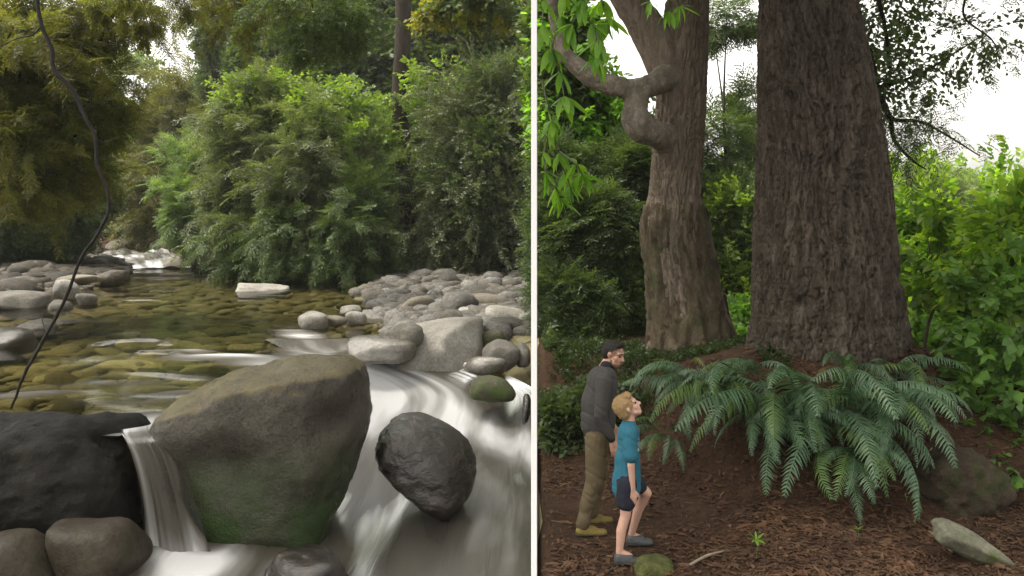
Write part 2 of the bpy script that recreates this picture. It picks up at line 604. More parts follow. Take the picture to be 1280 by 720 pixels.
def ground_z(x, Y):
    x = np.asarray(x, float)
    Y = np.asarray(Y, float)
    q = np.stack([x, Y, x * 0], -1)
    nz = fbm(q * .35, 3) * .12 + fbm(q * 1.7, 3) * .035
    # right side
    zr = smooth(9.0, 11.2, Y - 1.3 + smooth(1.0, 2.6, x) * 2.2) * .95 + np.clip(Y - 13, 0, 200) * .03
    mound = np.exp(-(((x - 3.8) / 1.7) ** 2 + ((Y - 10.7) / 1.35) ** 2)) * .55
    zr = zr + mound + nz * .7
    # left side
    le = np.interp(Y, *LEDGE)
    re = np.interp(Y, *REDGE)
    dl, dr = le - x, x - re
    d = np.maximum(dl, dr)                  # >0 on a bank
    far = np.clip(Y - 37, 0, 12) * .065
    u = Y - np.interp(x, *DAM)
    bed_up = ZP - .38 + far * 1.0
    bed_lo = np.minimum(rapid_z(Y) - .45, bed_up)
    bed = bed_lo + (bed_up - bed_lo) * smooth(-.2, .6, u)
    bank = np.where(dl > dr, ZP + .12 + np.clip(d, 0, 60) * .06, ZP + .03 + np.clip(d, 0, 60) * .02) + far
    zl = bed + (bank - bed) * smooth(-1.2, .5, d)
    zl = zl + nz * np.where(dl > dr, .6, .3) + np.clip(Y - 45, 0, 300) * .04
    wgt = smooth(-.03, .13, x - bound(Y))
    return zl * (1 - wgt) + zr * wgt


def sheet(xs, ys, zf):
    X, Y = np.meshgrid(xs, ys, indexing='ij')
    Z = zf(X, Y)
    V = np.stack([X, Y, Z], -1).reshape(-1, 3)
    F = grid_faces(len(xs), len(ys))[:, ::-1]
    return V, F


def warp(n, a, b, c, k):
    """n samples from a to b, dense about c"""
    t = np.linspace(-1, 1, n)
    s = np.sign(t) * (np.abs(t) * .05 + np.abs(t) ** k * .95)
    return np.where(s < 0, c + s * (c - a), c + s * (b - c))


V, F = sheet(warp(340, -150, 150, 0, 3.4), warp(340, -10, 260, 10, 3.4), ground_z)
link("ground", mesh("ground", V, F, M['floor'], True), kind="structure")


def bed_z(x, Y):
    q = np.stack([x, Y, x * 0], -1)
    return ground_z(x, Y) + .03 + fbm(q * 2.5, 2) * .015


V, F = sheet(np.linspace(-19, 1.2, 180), np.linspace(5, 47, 260), bed_z)
c = V[F].mean(1)
keep = (c[:, 0] < np.interp(c[:, 1], *REDGE) + .35) & (c[:, 0] > np.interp(c[:, 1], *LEDGE) - 1.0) & (c[:, 0] < bound(c[:, 1]) + .03)
stream_bed = link("stream_bed", mesh("stream_bed", V, F[keep], M['bed'], True), kind="structure")

# gravel banks (sheets just above the ground; cobbles are their parts)
V, F = sheet(np.linspace(-34, -10, 70), np.linspace(14, 50, 90), lambda x, y: ground_z(x, y) + .05)
c = V[F].mean(1)
le = np.interp(c[:, 1], *LEDGE)
keep = (c[:, 0] < le + .6) & (c[:, 0] > le - 9)
left_bank = link("gravel_bank", mesh("gravel_bank", V, F[keep], M['bed'], True), kind="structure")
V, F = sheet(np.linspace(-8, 1.0, 70), np.linspace(11, 32, 90), lambda x, y: ground_z(x, y) + .05)
c = V[F].mean(1)
re = np.interp(c[:, 1], *REDGE)
keep = (c[:, 0] > re - .5) & (c[:, 0] < bound(c[:, 1]) + .03) & (c[:, 1] > 13.5)
right_bank = link("gravel_bank", mesh("gravel_bank", V, F[keep], M['bed'], True), kind="structure")

# ------------------------------------------------------------------ water
def add_foam(me, vals):
    a = me.attributes.new("foam", 'FLOAT', 'POINT')
    a.data.foreach_set("value", np.asarray(vals, np.float32))


# the pool: one level sheet, foam where it slides over shallow stones
xs = np.linspace(-14, 1.0, 240)
ys = np.linspace(7.6, 37.2, 420)
X, Y = np.meshgrid(xs, ys, indexing='ij')
q = np.stack([X * .8, Y * 1.3, X * 0], -1)
Z = ZP + fbm(q * .8, 3) * .012
foam = np.zeros_like(X)


def ripple(px, py, wx, wy, amp, fm, ang=0.0):
    global Z, foam
    p0 = PZ(px, py, ZP)
    dx, dy = X - p0[0], Y - p0[1]
    ca, sa = math.cos(ang), math.sin(ang)
    a, b = dx * ca + dy * sa, -dx * sa + dy * ca
    g = np.exp(-(a / wx) ** 2 - (b / wy) ** 2)
    Z = Z + amp * g
    foam = np.maximum(foam, fm * g)


def arc(px, py, rx, ry, th, fm, a0=0, a1=math.pi):
    global foam, Z
    p0 = PZ(px, py, ZP)
    dx, dy = (X - p0[0]) / rx, (Y - p0[1]) / ry
    r = np.hypot(dx, dy)
    an = np.arctan2(dy, dx)
    g = np.exp(-((r - 1) / th) ** 2) * ((an > a0) & (an < a1))
    foam = np.maximum(foam, fm * g)
    Z = Z + .03 * g


ripple(285, 447, .80, .22, .05, .8)
ripple(240, 441, .35, .14, .05, .7)
ripple(335, 452, .6, .35, -.03, .7)
arc(160, 432, .55, .65, .2, .25, .1, 3.0)
arc(175, 447, .5, .5, .2, .18, .2, 2.0)
ripple(215, 470, .7, .12, .03, .38, -.4)
ripple(245, 490, .5, .12, .03, .4, .3)
ripple(150, 505, .7, .2, .0, .18, .2)
ripple(180, 376, .7, .10, .03, .42)
ripple(170, 535, .35, .35, -.03, .95)
ripple(185, 522, .25, .30, -.02, .95)
ripple(150, 480, 1.0, .3, .0, .15, .2)
ripple(390, 440, .5, .8, -.03, .75)
ripple(375, 418, .3, .9, -.01, .6, .5)
ripple(415, 445, .5, .4, -.06, .8)
ripple(30, 495, .5, .2, .03, .4, .4)
ripple(90, 352, .8, .3, 0, .2)
V = np.stack([X, Y, Z], -1).reshape(-1, 3)
F = grid_faces(len(xs), len(ys))[:, ::-1]
c = V[F].mean(1)
dam_y = np.interp(c[:, 0], *DAM)
keep = (c[:, 1] > dam_y) & (c[:, 0] > np.interp(c[:, 1], *LEDGE) - .8) & (c[:, 0] < np.interp(c[:, 1], *REDGE) + .5)
uvp = np.stack([V[:, 0] * .6 + V[:, 1] * .1, V[:, 1] * .9], -1)
me = mesh("pool_water", V, F[keep], M['pool'], True, uvp)
add_foam(me, foam.ravel())
link("pool_water", me, kind="structure")

# the rapid that slides out of the pool on the right and spreads over the foreground
sect = [  # px left, px right, py, z
    (330, 505, 425, .900), (352, 520, 436, .885), (385, 545, 446, .83), (405, 600, 458, .72), (415, 670, 490, .45),
    (400, 670, 535, .17), (330, 670, 590, -.03), (150, 670, 645, -.12), (40, 670, 700, -.15), (-60, 670, 770, -.17), (-160, 670, 900, -.19)]
nS, nT = 260, 170
zl_ = [.9, .885, .83, .72, .47, .24, .15, .11, .09, .06, .03]
L = catmull([PZ(s_[0], s_[2], z_) for s_, z_ in zip(sect, zl_)], nS)
Rr = catmull([PZ(b, c, z) for a, b, c, z in sect], nS)
tt = np.linspace(0, 1, nT)
G = L[:, None] * (1 - tt)[None, :, None] + Rr[:, None] * tt[None, :, None]
sl = np.concatenate([[0], np.cumsum(np.linalg.norm(np.diff((L + Rr) / 2, axis=0), axis=1))])
wid = np.linalg.norm(Rr - L, axis=1)
S = np.broadcast_to(sl[:, None], (nS, nT))
W = (tt[None, :] - 1) * wid[:, None] * .9
flow = np.stack([S * .45, W * 2.2, S * 0], -1)
G[..., 2] += fbm(flow, 2) * .025 + fbm(flow * .5 + 9, 2) * .035
px_ = 640 + G[..., 0] / G[..., 1] * FOC
py_ = HOR + (CAM_Z - G[..., 2]) / G[..., 1] * FOC


def patch(cx, cy, rx, ry, ang=0):
    """foam patch given by its centre in the photo, in world units about that spot"""
    k = ((px_ - cx) ** 2 + (py_ - cy) ** 2).argmin()
    p0 = G.reshape(-1, 3)[k]
    dx, dy = G[..., 0] - p0[0], G[..., 1] - p0[1]
    ca, sa = math.cos(ang), math.sin(ang)
    a, b = dx * ca + dy * sa, -dx * sa + dy * ca
    return np.exp(-(a / rx) ** 2 - (b / ry) ** 2)


foam = np.full(G.shape[:2], .19)
for cx, cy, rx, ry, a, v in [
        (395, 435, .35, .9, .3, .25), (455, 455, .8, .5, -.5, .45), (520, 470, 1.2, .4, -.5, .38), (500, 510, .9, .6, -.7, .95),
        (470, 535, .5, .8, 0, .85), (600, 535, .5, 1.2, .8, .7), (610, 600, .35, 1.2, .5, .45), (430, 590, .7, .7, 0, .3),
        (650, 570, .25, 1.2, .5, .3), (640, 660, .5, .6, 0, .35), (235, 705, .6, .35, 0, .75), (200, 690, .3, .2, 0, .5), (340, 700, .4, .3, 0, .2),
        (620, 470, .7, .3, -.3, -.12), (585, 455, .8, .25, -.3, -.3), (245, 735, .8, .35, 0, .35), (550, 540, .35, .9, .6, .25), (640, 600, .25, .9, .5, -.2), (600, 570, .2, .8, .6, -.25), (520, 660, .9, .5, .3, -.06), (440, 500, .3, .5, -.6, -.25), (640, 500, .5, .3, 0, -.1)]:
    foam = foam + v * .70 * patch(cx, cy, rx, ry, a)
foam = np.clip(foam, .06, .9)
G[..., 2] += (foam - .4) * .03
me = mesh("rapid_water", G.reshape(-1, 3), grid_faces(nS, nT), M['rapid'], True, np.stack([S, W], -1).reshape(-1, 2))
add_foam(me, foam.ravel())
link("rapid_water", me, kind="structure")

# the little fall between the dark slab and the large boulder
fl = [(PZ(158, 521, .86), PZ(208, 519, .86)), (PZ(150, 536, .905), PZ(204, 531, .905)), (P(153, 548, 7.95), P(212, 545, 8.0)),
      (P(163, 570, 7.82), P(226, 572, 7.86)), (P(172, 610, 7.74), P(240, 615, 7.76)), (P(176, 655, 7.68), P(252, 655, 7.68)),
      (P(176, 690, 7.6), P(262, 690, 7.6)), (P(170, 712, 7.45), P(275, 712, 7.45))]
A = catmull([f[0] for f in fl], 110)
B = catmull([f[1] for f in fl], 110)
tt = np.linspace(0, 1, 60)
G = A[:, None] * (1 - tt)[None, :, None] + B[:, None] * tt[None, :, None]
S = np.broadcast_to(np.linspace(0, 1.6, 110)[:, None], (110, 60))
W = np.broadcast_to(tt[None] * .75, (110, 60))
bul = np.sin(np.pi * tt)[None] * .07
G[..., 1] -= bul + fbm(np.stack([S * .6, W * 6, S * 0], -1), 3) * .03
foam = .26 + .6 * smooth(.5, .15, S) + .7 * smooth(.9, 1.6, S) + .30 * smooth(.16, .02, np.abs(W - .10)) + .12 * smooth(.3, .1, W)
foam = foam * smooth(0, .09, W + .05 * fbm(np.stack([S * 3, S * 0, S * 0], -1), 2)) * smooth(.75, .60, W + .06 * fbm(np.stack([S * 3, S * 0 + 5, S * 0], -1), 2)) * np.where(S < .3, 1, .85)
me = mesh("waterfall", G.reshape(-1, 3), grid_faces(110, 60), M['rapid'], True, np.stack([S * .8, W * 1.9], -1).reshape(-1, 2))
add_foam(me, np.clip(foam, 0, .97).ravel())
link("waterfall", me, kind="structure")

# white water entering the pool at the far end
sect = [(108, 240, 336, .9), (110, 234, 332, .92), (114, 226, 327, .99), (122, 214, 322, 1.08), (130, 204, 318, 1.16)]
A = catmull([PZ(a, c, z) for a, b, c, z in sect], 60)
B = catmull([PZ(b, c, z) for a, b, c, z in sect], 60)
tt = np.linspace(0, 1, 60)
G = A[:, None] * (1 - tt)[None, :, None] + B[:, None] * tt[None, :, None]
S = np.broadcast_to(np.linspace(0, 10, 60)[:, None], (60, 60))
W = np.broadcast_to(tt[None] * 4, (60, 60))
G[..., 2] += fbm(np.stack([S * .8, W * 1.5, S * 0], -1), 3) * .12 + .16 * smooth(.5, 3, S) + .02
foam = .42 + .5 * fbm(np.stack([S * .5, W * 1.2, S * 0 + 4], -1), 2) + .4 * smooth(3.5, 1.5, S)
me = mesh("rapid_water", G.reshape(-1, 3), grid_faces(60, 60)[:, ::-1], M['rapid'], True, np.stack([S, W], -1).reshape(-1, 2))
add_foam(me, np.clip(foam, .15, .97).ravel())
link("rapid_water", me, kind="structure")

# ------------------------------------------------------------------ rocks
import bmesh


def ico(sub):
    bm = bmesh.new()
    bmesh.ops.create_icosphere(bm, subdivisions=sub, radius=1)
    V = np.array([v.co[:] for v in bm.verts])
    F = np.array([[v.index for v in f.verts] for f in bm.faces])
    bm.free()
    return unit(V), F


ICO = {s: ico(s) for s in (1, 2, 3, 4, 5, 6)}


def rock_shape(sub, planes, pw=9, rough=.04, seed=0, nsc=1.6):
    """star-shaped stone: smooth intersection of half spaces n.x<=d, plus noise"""
    D, F = ICO[sub]
    acc = 0
    for n, d in planes:
        n = unit(np.array(n, float))
        acc = acc + np.maximum(D @ n, 0) ** pw / d ** pw
    r = acc ** (-1 / pw)
    V = D * r[:, None]
    V = V * (1 + rough * fbm(V * nsc + seed * 7.7, 5, .55))[:, None]
    return V, F


def rand_planes(rng, n=14, lo=.75, hi=1.1):
    ns = unit(rng.normal(size=(n, 3)))
    pl = [(k, rng.uniform(lo, hi)) for k in ns]
    for ax in ((1, 0, 0), (-1, 0, 0), (0, 1, 0), (0, -1, 0), (0, 0, 1), (0, 0, -1)):
        pl.append((ax, 1.0))
    return pl


BOULDERS = "boulders in and beside the stream"


def boulder(name, label, px0, px1, py0, py1, Y, mat, seed, sub=4, pw=9, depth=None, rough=.05, planes=None, tilt=0.0, group=BOULDERS, lo=.75, nsc=1.6, cat="boulder", sink=.15):
    """boulder filling the given box in the photo at distance Y"""
    rng = np.random.default_rng(seed)
    V, F = rock_shape(sub, planes or rand_planes(rng, lo=lo), pw, rough, seed, nsc)
    V = V - (V.max(0) + V.min(0)) / 2
    V = V / (V.max(0) - V.min(0)) * 2
    wx = (px1 - px0) / FOC * Y / 2
    h = (py1 - py0) / FOC * Y / 2
    dy = depth / 2 if depth else wx * .8
    h *= (1 + sink)
    V = V * np.array([wx, dy, h])
    if tilt:
        c, s = math.cos(tilt), math.sin(tilt)
        V = V @ np.array([[c, 0, -s], [0, 1, 0], [s, 0, c]])
    cen = P((px0 + px1) / 2, (py0 + py1) / 2, Y)
    cen[2] -= sink * h
    me = mesh(name, V, F, M[mat], True)
    return link(name, me, None, label, cat, group, loc=cen)


# the large mossy boulder of the foreground: moss grows on the lower front
def big_boulder_mat():
    m, t, out = new_mat("boulder_big")
    tc = N(t, "ShaderNodeTexCoord")
    ob = tc.outputs["Object"]
    n1 = noise_tex(t, 2.2, 7, .62, ob)
    n2 = noise_tex(t, 38, 6, .75, ob)
    n3 = noise_tex(t, 1.6, 6, .65, ob, .4)
    col = ramp(t, n1, [(.3, (.030, .026, .019)), (.5, (.060, .053, .041)), (.72, (.105, .095, .075))])
    col = mixc(t, ramp(t, n2, [(.46, (0, 0, 0)), (.62, (.8,) * 3)]), col, (.022, .017, .011))
    n5 = noise_tex(t, 90, 3, .7, ob)
    col = mixc(t, ramp(t, n5, [(.58, (0, 0, 0)), (.7, (.6,) * 3)]), col, (.17, .145, .105))
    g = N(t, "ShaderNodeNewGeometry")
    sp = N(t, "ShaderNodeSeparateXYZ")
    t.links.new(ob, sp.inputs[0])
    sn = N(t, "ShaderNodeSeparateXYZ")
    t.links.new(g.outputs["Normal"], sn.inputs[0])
    # paler tan on the upward face, green moss low on the front
    top_tan = ramp(t, sn.outputs[2], [(.45, (0, 0, 0)), (.7, (1, 1, 1))])
    col = mixc(t, top_tan, col, ramp(t, n1, [(.35, (.08, .065, .035)), (.6, (.15, .125, .06)), (.75, (.13, .125, .045))]))
    lo = N(t, "ShaderNodeMapRange")
    lo.inputs[1].default_value = .2
    lo.inputs[2].default_value = -.5
    t.links.new(sp.outputs[2], lo.inputs[0])
    mu = N(t, "ShaderNodeMath", operation='MULTIPLY')
    t.links.new(lo.outputs[0], mu.inputs[0])
    t.links.new(ramp(t, n3, [(.30, (0, 0, 0)), (.52, (1, 1, 1))]), mu.inputs[1])
    col = mixc(t, mu.outputs[0], col, ramp(t, n2, [(.35, (.012, .026, .006)), (.7, (.04, .075, .014))]))
    p = N(t, "ShaderNodeBsdfPrincipled")
    t.links.new(col, p.inputs["Base Color"])
    t.links.new(ramp(t, n1, [(.35, (.20,) * 3), (.7, (.5,) * 3)]), p.inputs["Roughness"])
    p.inputs["Specular IOR Level"].default_value = .3
    ma = N(t, "ShaderNodeMath", operation='MULTIPLY_ADD')
    t.links.new(n2, ma.inputs[0])
    ma.inputs[1].default_value = .3
    t.links.new(n1, ma.inputs[2])
    t.links.new(bump(t, ma.outputs[0], 1.0, .07), p.inputs["Normal"])
    t.links.new(p.outputs[0], out.inputs[0])
    return m


M['boulder_big'] = big_boulder_mat()


def silhouette_boulder():
    Y0 = 8.35
    D, F = ICO[6]
    # outline in the photo (px, py), around its centre
    out = np.array([(193, 535), (199, 516), (225, 496), (262, 480), (310, 463), (352, 452), (400, 447), (436, 447), (451, 462), (457, 495),
                    (453, 535), (444, 575), (430, 615), (416, 655), (400, 690), (340, 705), (285, 702), (252, 675), (230, 625), (206, 575)], float)
    c = np.array([330., 560.])
    d = out - c
    an = np.arctan2(-d[:, 1], d[:, 0])
    rr = np.hypot(d[:, 0], d[:, 1])
    o = np.argsort(an)
    an, rr = an[o], rr[o]
    an = np.concatenate([an - 2 * np.pi, an, an + 2 * np.pi])
    rr = np.concatenate([rr, rr, rr])
    phi = np.arctan2(D[:, 2], D[:, 0])
    rxz = np.hypot(D[:, 0], D[:, 2])
    ro = np.interp(phi, an, rr) / FOC * Y0
    # superellipse in depth: flat front face, broad top sloping back
    depth = np.where(D[:, 1] < 0, .62, .95)
    k = 3.4
    s = (rxz ** k + np.abs(D[:, 1]) ** k) ** (-1 / k)
    X = D[:, 0] * ro * s
    Z = D[:, 2] * ro * s
    Yd = D[:, 1] * depth * s
    V = np.stack([X, Yd, Z], -1)
    # cut: upper face tilts to the back and left; front face under a crisp edge
    hz = (c[1] - 270)
    edge = np.interp(X, [-1.1, -.75, -.3, .25, .8, 1.0], [.28, .42, .60, .73, .78, .70])
    over = np.clip((Z - (edge + Yd * .05)), 0, None)
    fw = smooth(.35, -.35, D[:, 1])
    V[:, 1] += fw * np.clip(over, 0, .3) * 1.9 * smooth(1.1, .75, X)
    V[:, 1] += fw * smooth(.5, 1.05, X) * .3      # right facet turns away
    # hollow on the right part of the front and a vertical ridge
    g = np.exp(-((X - .74) / .12) ** 2 - ((Z - .33) / .17) ** 2)
    V[:, 1] += fw * g * .2
    g = np.exp(-((X + .2) / .5) ** 2 - ((Z + .05) / .22) ** 2)
    V[:, 1] += fw * g * .10
    V += unit(V) * (fbm(V * 1.5 + 3, 5, .55) * .045)[:, None]
    V += unit(V) * (-np.abs(vnoise(V * np.array([1.6, 1.6, 2.6]) + 11)) * .05)[:, None]
    V += unit(V) * (fbm(V * 9 + 5, 4, .6) * .011)[:, None]
    me = mesh("boulder", V, F, M['boulder_big'], True)
    link("boulder", me, None, "huge mossy green boulder beside the small waterfall, largest rock in the stream", "boulder", BOULDERS, loc=P(c[0], c[1], Y0))


silhouette_boulder()

box = [((1, 0, 0), 1), ((-1, 0, 0), 1), ((0, 1, 0), 1), ((0, -1, 0), 1), ((0, 0, 1), 1), ((0, 0, -1), 1)]
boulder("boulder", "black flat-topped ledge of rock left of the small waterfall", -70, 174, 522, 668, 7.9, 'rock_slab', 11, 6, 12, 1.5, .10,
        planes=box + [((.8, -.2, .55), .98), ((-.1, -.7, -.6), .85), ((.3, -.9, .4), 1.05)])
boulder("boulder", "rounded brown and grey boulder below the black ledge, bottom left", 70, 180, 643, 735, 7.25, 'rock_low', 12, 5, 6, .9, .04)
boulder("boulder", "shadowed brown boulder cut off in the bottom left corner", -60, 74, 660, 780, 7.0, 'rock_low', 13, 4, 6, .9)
boulder("boulder", "glossy wet black boulder standing in the white rapid", 466, 606, 532, 618, 8.9, 'rock_wet', 14, 6, 3.6, 1.0, .07,
        planes=box + [((-.5, -.3, .8), .88), ((.3, -.75, .55), .86), ((.8, -.2, .55), .92)], nsc=1.7, tilt=.68, sink=.04)
boulder("boulder", "glossy wet black rock at the bottom edge below the mossy boulder", 322, 438, 684, 760, 7.2, 'rock_wet', 15, 5, 10, .8, .07, nsc=2.2)
boulder("boulder", "large pale angular boulder at the head of the rapid", 497, 604, 400, 452, 13.3, 'rock_light', 16, 5, 18, 1.3, .03,
        planes=box + [((.75, -.55, .35), .70), ((-.35, -.25, .9), .62), ((.9, -.3, .1), .9), ((-.3, -.85, .4), .85)])
boulder("boulder", "dark leaning boulder in front of the pale angular one", 476, 530, 404, 436, 12.9, 'rock_grey', 17, 4, 8, .6, .05, tilt=-.2)
boulder("boulder", "flat wet slab of rock where the pool spills over", 436, 522, 419, 446, 12.7, 'rock_wetpale', 18, 4, 10, .9, .05)
boulder("boulder", "big smooth round boulder at the right edge by the white divider", 606, 663, 381, 420, 15.6, 'rock_light', 19, 4, 6, .9, .03)
boulder("boulder", "brown egg-shaped boulder resting in the pool edge", 495, 545, 369, 402, 17.6, 'rock_tan', 20, 4, 6, .7, .04)
boulder("boulder", "broad tan slab lying behind the egg-shaped boulder", 545, 642, 366, 404, 18.6, 'rock_tan', 21, 4, 8, 1.6, .05)
boulder("boulder", "olive-stained rock breaking the rapid near the white divider", 586, 645, 470, 498, 11.6, 'rock_mossy', 22, 4, 7, .6, .05)
boulder("boulder", "greenish rounded stone between the angular boulder and the right edge", 597, 631, 411, 440, 13.8, 'rock_mossy', 23, 4, 6, .5, .04)
boulder("boulder", "brown rounded stone at the rapid edge below the greenish stone", 602, 652, 425, 457, 12.9, 'rock_grey', 24, 4, 6, .6, .05)
boulder("boulder", "small dark stone against the white divider beside the brown stone", 645, 663, 428, 454, 13.0, 'rock_grey', 25, 3, 6, .4)
boulder("boulder", "tan wedge-shaped stone beside the big round boulder", 572, 608, 384, 406, 16.6, 'rock_pale', 26, 4, 8, .6)
boulder("boulder", "grey stone tucked behind the pale angular boulder", 580, 612, 400, 418, 15.0, 'rock_grey', 27, 3, 7, .5)
boulder("boulder", "pale stone low by the white divider under the big round boulder", 640, 663, 410, 430, 14.2, 'rock_pale', 28, 3, 6, .4)
boulder("boulder", "pale humped stone at the lip of the pool, leftmost of three", 373, 411, 389, 413, 15.8, 'rock_light', 29, 4, 8, .6)
boulder("boulder", "flat pale stone just breaking the pool, middle of three", 405, 434, 394, 406, 16.0, 'rock_tan', 30, 3, 8, .5)
boulder("boulder", "small pale stone in the pool, rightmost of three", 432, 458, 388, 405, 16.4, 'rock_light', 31, 3, 7, .4)
boulder("boulder", "low grey stone in the pool behind the three pale ones", 424, 452, 382, 391, 17.8, 'rock_pale', 32, 3, 8, .5)
boulder("boulder", "flat pale slab out in the middle of the pool", 299, 362, 354, 372, 24, 'rock_light', 33, 5, 12, 1.4, .12, lo=.5, tilt=.06)
boulder("boulder", "long dark slab at the left edge of the pool", -20, 56, 363, 386, 19.5, 'rock_grey', 34, 4, 10, 1.6)
boulder("boulder", "brown rock pile corner at the left edge of the pool", 18, 66, 399, 424, 15.8, 'rock_grey', 35, 4, 10, .8, .07)
boulder("boulder", "dark half-sunk rock at the left edge of the photo", -25, 40, 411, 441, 13.7, 'rock_wet', 36, 4, 8, .9)
boulder("boulder", "small dark stone under the thin bent stick", 60, 90, 375, 390, 19.0, 'rock_grey', 37, 3, 8, .5)
boulder("boulder", "white block of rock standing in the left pool edge", 67, 101, 349, 371, 21.2, 'rock_pale', 38, 3, 12, .6)
boulder("boulder", "wide flat slab on top of the white block", 70, 126, 343, 353, 22.5, 'rock_tan', 39, 3, 12, 1.0)
boulder("boulder", "small dark stone in the pool right of the white block", 97, 121, 366, 382, 19.8, 'rock_grey', 40, 3, 8, .4)
boulder("boulder", "large low boulder under the bushes at the far end of the pool", 212, 284, 311, 337, 35, 'rock_tan', 41, 4, 9, 2.2)
boulder("boulder", "brown rounded boulder beside the far white water", 196, 224, 298, 316, 42, 'rock_grey', 42, 4, 8, 1.6)
boulder("boulder", "long pale boulder above the far white water", 134, 172, 298, 313, 46, 'rock_tan', 43, 4, 9, 1.6)
boulder("boulder", "wedge-shaped stone beside the far end of the gravel", 96, 122, 300, 316, 40, 'rock_pale', 44, 3, 9, 1.0)
boulder("boulder", "brown shadowed rock beneath the water surface beside the black ledge", -10, 70, 524, 556, 8.6, 'rock_tan', 45, 4, 7, .9)
boulder("boulder", "wet brown stone at the foot of the pale angular boulder", 578, 634, 443, 466, 12.35, 'rock_wetpale', 47, 4, 8, .6, .05)
boulder("boulder", "dark reddish stone at the rapid edge against the white divider", 652, 664, 492, 524, 11.0, 'rock_wet', 46, 3, 8, .4)
# sunken rocks under the pool
for k, (a, b, c0, d0, lab) in enumerate([(115, 202, 424, 452, "sunken olive rock under a curl of foam"), (225, 312, 430, 452, "sunken rock under the white streak in the pool"),
                                         (140, 230, 452, 478, "long sunken rock in front of the curl of foam"), (108, 190, 478, 502, "flat sunken brown rock nearest the waterfall")]):
    boulder("boulder", lab, a, b, c0, d0, 2200 / ((c0 + d0) / 2 - 270) * 1.02, 'cobble_bed', 60 + k, 4, 7, 1.0, group="sunken rocks in the pool", sink=.05).location.z -= .30


def spread_stones(parent, count_obj, count_stuff, sampler, mat, size, flat=(.55, .8), seed=1, name="stone", lo=.7, pw=7):
    """stones as parts that share a few meshes; the rest joined as one stuff part"""
    rng = np.random.default_rng(seed)
    protos = []
    for k in range(10):
        V, F = rock_shape(3 if count_obj < 200 else 2, rand_planes(rng, 10, lo, 1.1), pw, .06, seed * 31 + k)
        protos.append((V, F, mesh(name, V, F, M[mat], True)))
    pts = []
    while len(pts) < count_obj + count_stuff:
        p = sampler(rng)
        if p is not None:
            pts.append(p)
    pts = np.array(pts)
    sz = size(rng, len(pts), pts)
    app = sz / pts[:, 1]
    order = np.argsort(-app)
    mb = MB()
    V0, F0 = ICO[1] if count_stuff > 2500 else ICO[2]
    for rank, i in enumerate(order):
        s = sz[i] * np.array([rng.uniform(.8, 1.25), rng.uniform(.7, 1.0), rng.uniform(*flat)])
        rz = rng.uniform(0, 6.28)
        tx, ty = rng.normal(0, .15, 2)
        if rank < count_obj:
            o = link(name, protos[rng.integers(10)][2], parent, loc=pts[i])
            o.scale = s
            o.rotation_euler = (tx, ty, rz)
        else:
            v, f, _ = protos[rng.integers(10)]
            c, sn = math.cos(rz), math.sin(rz)
            v = (v * s) @ np.array([[c, sn, 0], [-sn, c, 0], [0, 0, 1]])
            mb.add(v + pts[i], f)
    if mb.n:
        link("small_stones", mb.build("small_stones", M[mat], True), parent, kind="stuff")


def in_frame(x, Y, z, lo=-30, hi=666):
    px = 640 + x / Y * FOC
    py = HOR + (CAM_Z - z) / Y * FOC
    return lo < px < hi and py < 760


def samp_bed(rng):
    Y = 9 + 26 * rng.random() ** 2.0
    x = rng.uniform(-12.5, -1)
    if not (np.interp(Y, *LEDGE) + .2 < x < np.interp(Y, *REDGE) - .1) or Y < np.interp(x, *DAM) + .35:
        return None
    z = float(bed_z(np.array([x]), np.array([Y]))[0])
    return (x, Y, z + .02) if in_frame(x, Y, z) else None


spread_stones(stream_bed, 250, 1300, samp_bed, 'cobble_bed', lambda r, n, p: r.uniform(.10, .29, n) * (1 + (p[:, 1] - 10) * .01), (.32, .5), 3, lo=.65)


def samp_left(rng):
    Y = 15 + 30 * rng.random() ** 1.3
    x = np.interp(Y, *LEDGE) + .35 - abs(rng.normal(0, 3.0))
    z = float(ground_z(np.array([x]), np.array([Y]))[0])
    return (x, Y, z + .08) if in_frame(x, Y, z) and Y > 17 else None


spread_stones(left_bank, 280, 900, samp_left, 'cobble_brown', lambda r, n, p: r.gamma(1.9, .085, n) + .07, (.32, .6), 4, lo=.45, pw=13)


def samp_right(rng):
    Y = 14 + 15 * rng.random() ** 1.1
    re = np.interp(Y, *REDGE)
    x = re - .15 + rng.random() * (bound(Y) + .15 - re)
    z = float(ground_z(np.array([x]), np.array([Y]))[0])
    return (x, Y, z + .03) if in_frame(x, Y, z) and Y < 28 else None


spread_stones(right_bank, 295, 1500, samp_right, 'cobble', lambda r, n, p: r.gamma(1.7, .062, n) + .06, (.45, .8), 5, lo=.6, pw=9)


def samp_far(rng):
    Y = rng.uniform(37, 47)
    x = np.interp(Y, *LEDGE) + (rng.uniform(-1.8, .3) if rng.random() < .5 else rng.uniform(4.0, 6))
    z = float(ground_z(np.array([x]), np.array([Y]))[0])
    return (x, Y, z + .42)


spread_stones(stream_bed, 46, 0, samp_far, 'cobble_brown', lambda r, n, p: r.uniform(.25, .6, n), (.5, .8), 6)

# ------------------------------------------------------------------ foliage
def leafshape(L, Wd, curl=.1):
    V = np.array([[0, 0, 0], [.35 * L, Wd / 2, .05 * L], [.4 * L, 0, 0], [.35 * L, -Wd / 2, .05 * L], [.75 * L, Wd * .34, -.02 * L], [.75 * L, -Wd * .34, -.02 * L], [L, 0, -curl * L]])
    F = np.array([[0, 2, 1, 1], [0, 3, 2, 2], [1, 2, 6, 4], [2, 3, 5, 6]])
    return V, F


def leafquad(L, Wd):
    return np.array([[0, 0, 0], [.45 * L, Wd / 2, .03 * L], [L, 0, -.08 * L], [.45 * L, -Wd / 2, .03 * L]]), np.array([[0, 3, 2, 1]])


def rotm(ax, an):
    return np.array(Matrix.Rotation(an, 3, ax))


